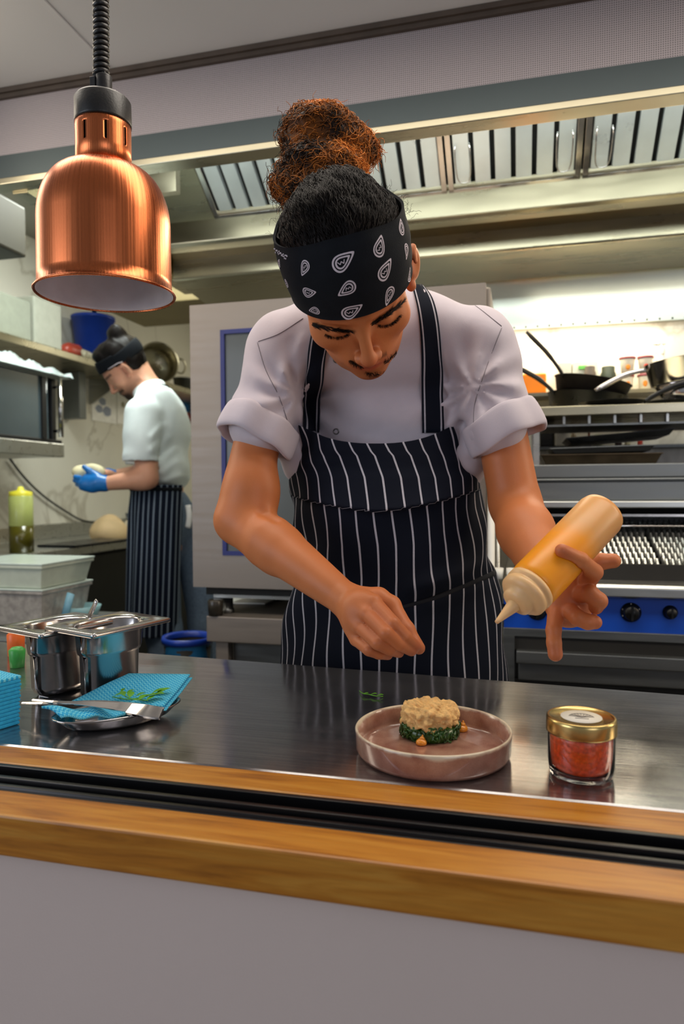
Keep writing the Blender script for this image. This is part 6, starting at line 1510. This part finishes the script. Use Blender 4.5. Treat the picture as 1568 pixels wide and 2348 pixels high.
V, Q = b2.mesh(.0045); V = smooth_pts(V, Q, 1, .3); l2 = ((V-C2) @ H2)/S2; in2 = (np.abs(l2[:, 0]) < .09) & (l2[:, 1] > -.14) & (l2[:, 1] < .15) & (l2[:, 2] > -.13)
br2 = in2*np.clip(gauss(l2[:, 0], .05)*gauss(l2[:, 1]+.098, .026)*(l2[:, 2] > 0)*1.2+gauss(l2[:, 1]+.058, .008)*(l2[:, 2] > .06)*.7+np.clip((-.04-l2[:, 1])/.03, 0, 1)*.35*(l2[:, 2] > -.03)*(l2[:, 1] > -.13), 0, 1)
ed = in2*(gauss(l2[:, 0]-.084, .012)*gauss(l2[:, 1], .04)*.5)
eb = in2*gauss(l2[:, 1]-.019, .006)*(l2[:, 2] > .05)*.9
qmesh('body', V, Q, skin('fair_skin', hexc(218, 160, 130), hexc(196, 96, 84)), ch2, {'red': np.clip(ed, 0, 1), 'beard': np.clip(br2+eb, 0, 1)})
cap2 = SDF(); cap2.xf(H2, C2, S2); cap2.ell((0, .047, -.022), (.082, .088, .102), .02); cap2.ell((0, .0, -.045), (.076, .06, .065), .02); cap2.ell((0, .118, -.078), (.042, .042, .042), .012); cap2.ell((0, .1, .02), (.05, .035, .05), .02)
cap2.xf(); cap2.disp = lambda P: cloth_noise(P, (90, 190), (.0022, .0012), 15); cap2.dmax = .006
V, Q = cap2.mesh(.005); l2 = ((V-C2) @ H2)/S2; keep = ((l2[:, 1] > .03) | ((l2[:, 2] < -.028) & (l2[:, 1] > -.055)) | ((l2[:, 2] < .02) & (l2[:, 1] > .02)))[Q].all(1)
Q = Q[keep]; us = np.unique(Q); mp_ = -np.ones(len(V), int); mp_[us] = np.arange(len(us)); qmesh('hair', V[us], mp_[Q], HAIRB, ch2)
nphi, nv = 90, 12; c0 = HL2((0, .02, -.01)); DD = []
for i in range(nphi):
    ph = 2*PI*i/nphi
    for j in range(nv):
        c_ = math.cos(ph); e0 = 6+9*c_-4*(c_ < 0); e1 = e0+27; el = math.radians(e0+(e1-e0)*j/(nv-1)); DD.append(H2 @ np.array([math.sin(ph)*math.cos(el), math.sin(el), math.cos(ph)*math.cos(el)]))
DD = np.array(DD); hs2 = SDF(); hs2.xf(H2, C2, S2); hs2.ell((0, .047, -.022), (.084, .090, .104), .02); hs2.ell((0, .006, .019), (.0645, .094, .068), .03); hs2.xf()
H = hs2.trace(c0+DD*.22, -DD, n=40, tmax=.2); BD2 = (H+hs2.grad(H)*.004).reshape(nphi, nv, 3); m = MB(); m.grid(BD2, closeu=True); m.build('headband', NAVY, ch2, fixn=False, solid=.002)
k = [int(nphi*f) for f in (.16, .19, .22, .25, .28)]
m = MB(); m.tube([BD2[i % nphi, 1]+(BD2[i % nphi, 1]-c0)*.02 for i in k], .0022, 5); m.build('headband_print', PAIS, ch2)
# jacket
PALE = mat('pale_jacket_cotton', hexc(234, 246, 246), .85, 0, .02, 40, .1, 700); PALE.node_tree.nodes['Principled BSDF'].inputs['Specular IOR Level'].default_value = .2
j2 = SDF(); Bx = np.stack([CR, CU, -CF], 1)
j2.cone(at(352, 925, 3.05), at(362, 925, 3.28), .085, .085, .05); j2.ell(at(372, 985, 3.17), (.125, .16, .20), .05, R=Bx); j2.ell(at(374, 1075, 3.17), (.122, .12, .17), .05, R=Bx); j2.cone(at(345, 905, 3.15), at(360, 950, 3.16), .062, .11, .04)
j2.cone(at(331, 950, 2.985), at(320, 1045, 2.95), .080, .076, .014); j2.cone(at(345, 955, 3.34), at(320, 1050, 3.32), .08, .074, .03)
def fold2(P):
    out = cloth_noise(P, (26, 50), (.004, .002), 31)
    for (x0, y0, x1, y1) in ((385, 980, 370, 1010), (392, 1005, 368, 1040), (400, 1030, 372, 1065), (405, 1060, 378, 1085), (410, 1090, 380, 1105)):
        a, b = at(x0, y0, 3.05), at(x1, y1, 3.05); ab = b-a; ab = ab-CF*(ab @ CF); X = P-a; X = X-np.outer(X @ CF, CF); t = np.clip(X @ ab/(ab @ ab), 0, 1); out += .007*gauss(np.linalg.norm(X-t[:, None]*ab, axis=1), .012)
    return out
j2.disp = fold2; j2.dmax = .02
def hem2(P): return P
V, Q = j2.mesh(.006); V = smooth_pts(V, Q, 2, .5)
zhem = at(400, 1124, 3.15)[2]; near = ((V-at(337, 1000, 3.0)) @ CF)
dcam = (V-CAM) @ CF; pxl = 784+FPX*((V-CAM) @ CR)/dcam; pyl = 1174-FPX*((V-CAM) @ CU)/dcam
armn = (pxl < 362) & ((dcam < 3.07) | (dcam > 3.26))
hemz = np.where(armn, at(330, 1060, 3.0)[2], zhem); keep = (V[:, 2] > hemz)[Q].all(1); Q = Q[keep]; us = np.unique(Q); mp_ = -np.ones(len(V), int); mp_[us] = np.arange(len(us)); o = qmesh('jacket', V[us], mp_[Q], PALE, ch2)
mo = o.modifiers.new('solid', 'SOLIDIFY'); mo.thickness = .003; mo.offset = -1
nd = HL2((0, -.06, -.04))-nb2; nd /= np.linalg.norm(nd); Rn = frame(nd, CR); cc = nb2+nd*.03; G = []
for k_ in range(48):
    a = 2*PI*k_/48; G.append([cc+Rn @ np.array([r*math.cos(a), r*math.sin(a), z]) for z, r in ((-.03, .082), (0, .078), (.025, .075), (.028, .071), (.02, .068), (-.01, .068))])
m = MB(); m.grid(np.array(G), closeu=True); m.build('collar', PALE, ch2, fixn=False)
m = MB(); m.tube([cc+Rn @ np.array([.084*math.cos(a), .084*math.sin(a), -.012]) for a in np.linspace(0, 2*PI, 49)], .006, 8, flat=.4); m.build('apron_strap', NAVY, ch2)
# apron
DEN2 = stripe_mat('striped_denim_far', .0265, .0062, hexc(16, 24, 40), hexc(140, 156, 172))
nu, nv = 110, 70; G = np.zeros((nu, nv, 3)); UV = np.zeros((nu, nv, 2))
for j in range(nv):
    y = 1112+(1447-1112)*j/(nv-1); f = j/(nv-1); xc = 371-12*f; hw = (66+4*min(1, f*5)-2*f)/1605*3.15
    for i in range(nu):
        t = math.radians(-165+225*i/(nu-1)); rr_ = hw*(1+.03*math.sin(t*11)*min(1, f*3)+.02*math.sin(t*5+f*3)); c = at(xc, y, 3.17); dy_ = hw*1.15
        G[i, j] = c+CR*(rr_*math.sin(t))-np.array([-math.sin(math.radians(14.3)), math.cos(math.radians(14.3)), 0])*(rr_*1.2*math.cos(t)); UV[i, j] = (t*hw*1.08, f)
m = MB(); m.grid(G, UV); m.build('apron', DEN2, ch2, fixn=False, solid=.003)
m = MB(); cb = [G[i, 2]+(G[i, 2]-at(371, 1120, 3.17))*.03 for i in range(0, nu, 3)]; m.tube(cb, .008, 6, flat=.4); m.build('apron_tie', NAVY, ch2)
p = onY(433, 1190, float(at(433, 1190, 3.1)[1])); q = at(431, 1158, 3.08); m = MB(); m.tube(catmull([q, at(434, 1185, 3.08), at(431, 1210, 3.09)], 10), .014, 8, flat=.35); m.build('side_towel', WHITEP, ch2)
# trousers
tm = mat('checked_trousers', hexc(106, 126, 148), .9, 0, .22, 90)
t_ = SDF(); hp = at(378, 1180, 3.19); t_.ell(hp, (.13, .12, .14), .05); 
for k_, (dx, dd, sx_) in enumerate(((.02, -.085, 0), (.07, .085, .03))):
    h_ = hp+CR*dx-np.array([0, 0, .06])+np.array([.25, .97, 0])*dd*1.0; kn = np.array([h_[0]+.03+sx_, h_[1], .55]); an = np.array([h_[0]+.05+sx_, h_[1], .1]); t_.cone(h_, kn, .10, .078, .04); t_.cone(kn, an, .078, .062, .03)
V, Q = t_.mesh(.010); qmesh('trousers', V, Q, tm, ch2)
for k_, (dx, dd, sx_) in enumerate(((.02, -.085, 0), (.07, .085, .03))):
    h_ = hp+CR*dx+np.array([.25, .97, 0])*dd; an = np.array([h_[0]+.05+sx_, h_[1], .06]); f = SDF(); f.cone(an, an+np.array([-.15, 0, -.018]), .05, .04, .03); V, Q = f.mesh(.008); V[:, 2] = np.maximum(V[:, 2], .001); qmesh('shoe', V, Q, BLACK, ch2)
# gloves
GLV = mat('blue_nitrile', hexc(14, 112, 190), .35, 0, .1, 40)
def glove(prs, nm='glove'):
    g = SDF(); [g.chain([at(*p) for p in P_], R_, k) for P_, R_, k in prs]; V, Q = g.mesh(.003); qmesh(nm, V, Q, GLV, ch2)
glove([([(240, 1109, 2.93), (226, 1107, 2.93), (205, 1104, 2.94)], [.034, .033, .036], .015), ([(212, 1114, 2.93), (195, 1112, 2.93)], [.030, .026], .012), ([(222, 1092, 2.93), (205, 1080, 2.93), (193, 1071, 2.93)], [.018, .012, .010], .008),
       ([(200, 1100, 2.93), (183, 1097, 2.94), (173, 1094, 2.95)], [.015, .012, .010], .004), ([(198, 1108, 2.93), (182, 1106, 2.94), (172, 1102, 2.96)], [.015, .012, .010], .004), ([(200, 1116, 2.93), (187, 1114, 2.94), (177, 1111, 2.96)], [.014, .011, .009], .004), ([(208, 1122, 2.93), (196, 1121, 2.94), (186, 1119, 2.95)], [.013, .010, .009], .004)])
glove([([(262, 1092, 3.12), (248, 1090, 3.08), (238, 1092, 3.03)], [.030, .028, .026], .015), ([(240, 1092, 3.02), (225, 1098, 2.99)], [.013, .010], .004), ([(243, 1097, 3.03), (228, 1103, 3.0)], [.013, .010], .004), ([(246, 1086, 3.05), (236, 1080, 3.02)], [.012, .010], .004), ([(250, 1098, 3.05), (236, 1108, 3.01)], [.012, .010], .004)])
dg = SDF(); c = at(206, 1082, 2.985); dg.ell(c, (.066, .036, .026), .02, R=Bx); dg.ell(at(183, 1084, 2.98), (.026, .026, .026), .02)
for P_ in (((222, 1092, 2.93), (193, 1071, 2.93)),): pass
dg.disp = lambda P: cloth_noise(P, (60,), (.003,), 8); dg.dmax = .005
V, Q = dg.mesh(.004); dt = thing('dough_roll', 'pale roll of dough held in the second chef\'s blue gloves', 'dough', tuple(c)); qmesh('roll', V, Q, mat('dough_pale', hexc(228, 218, 176), .6, 0, .06, 20), dt)
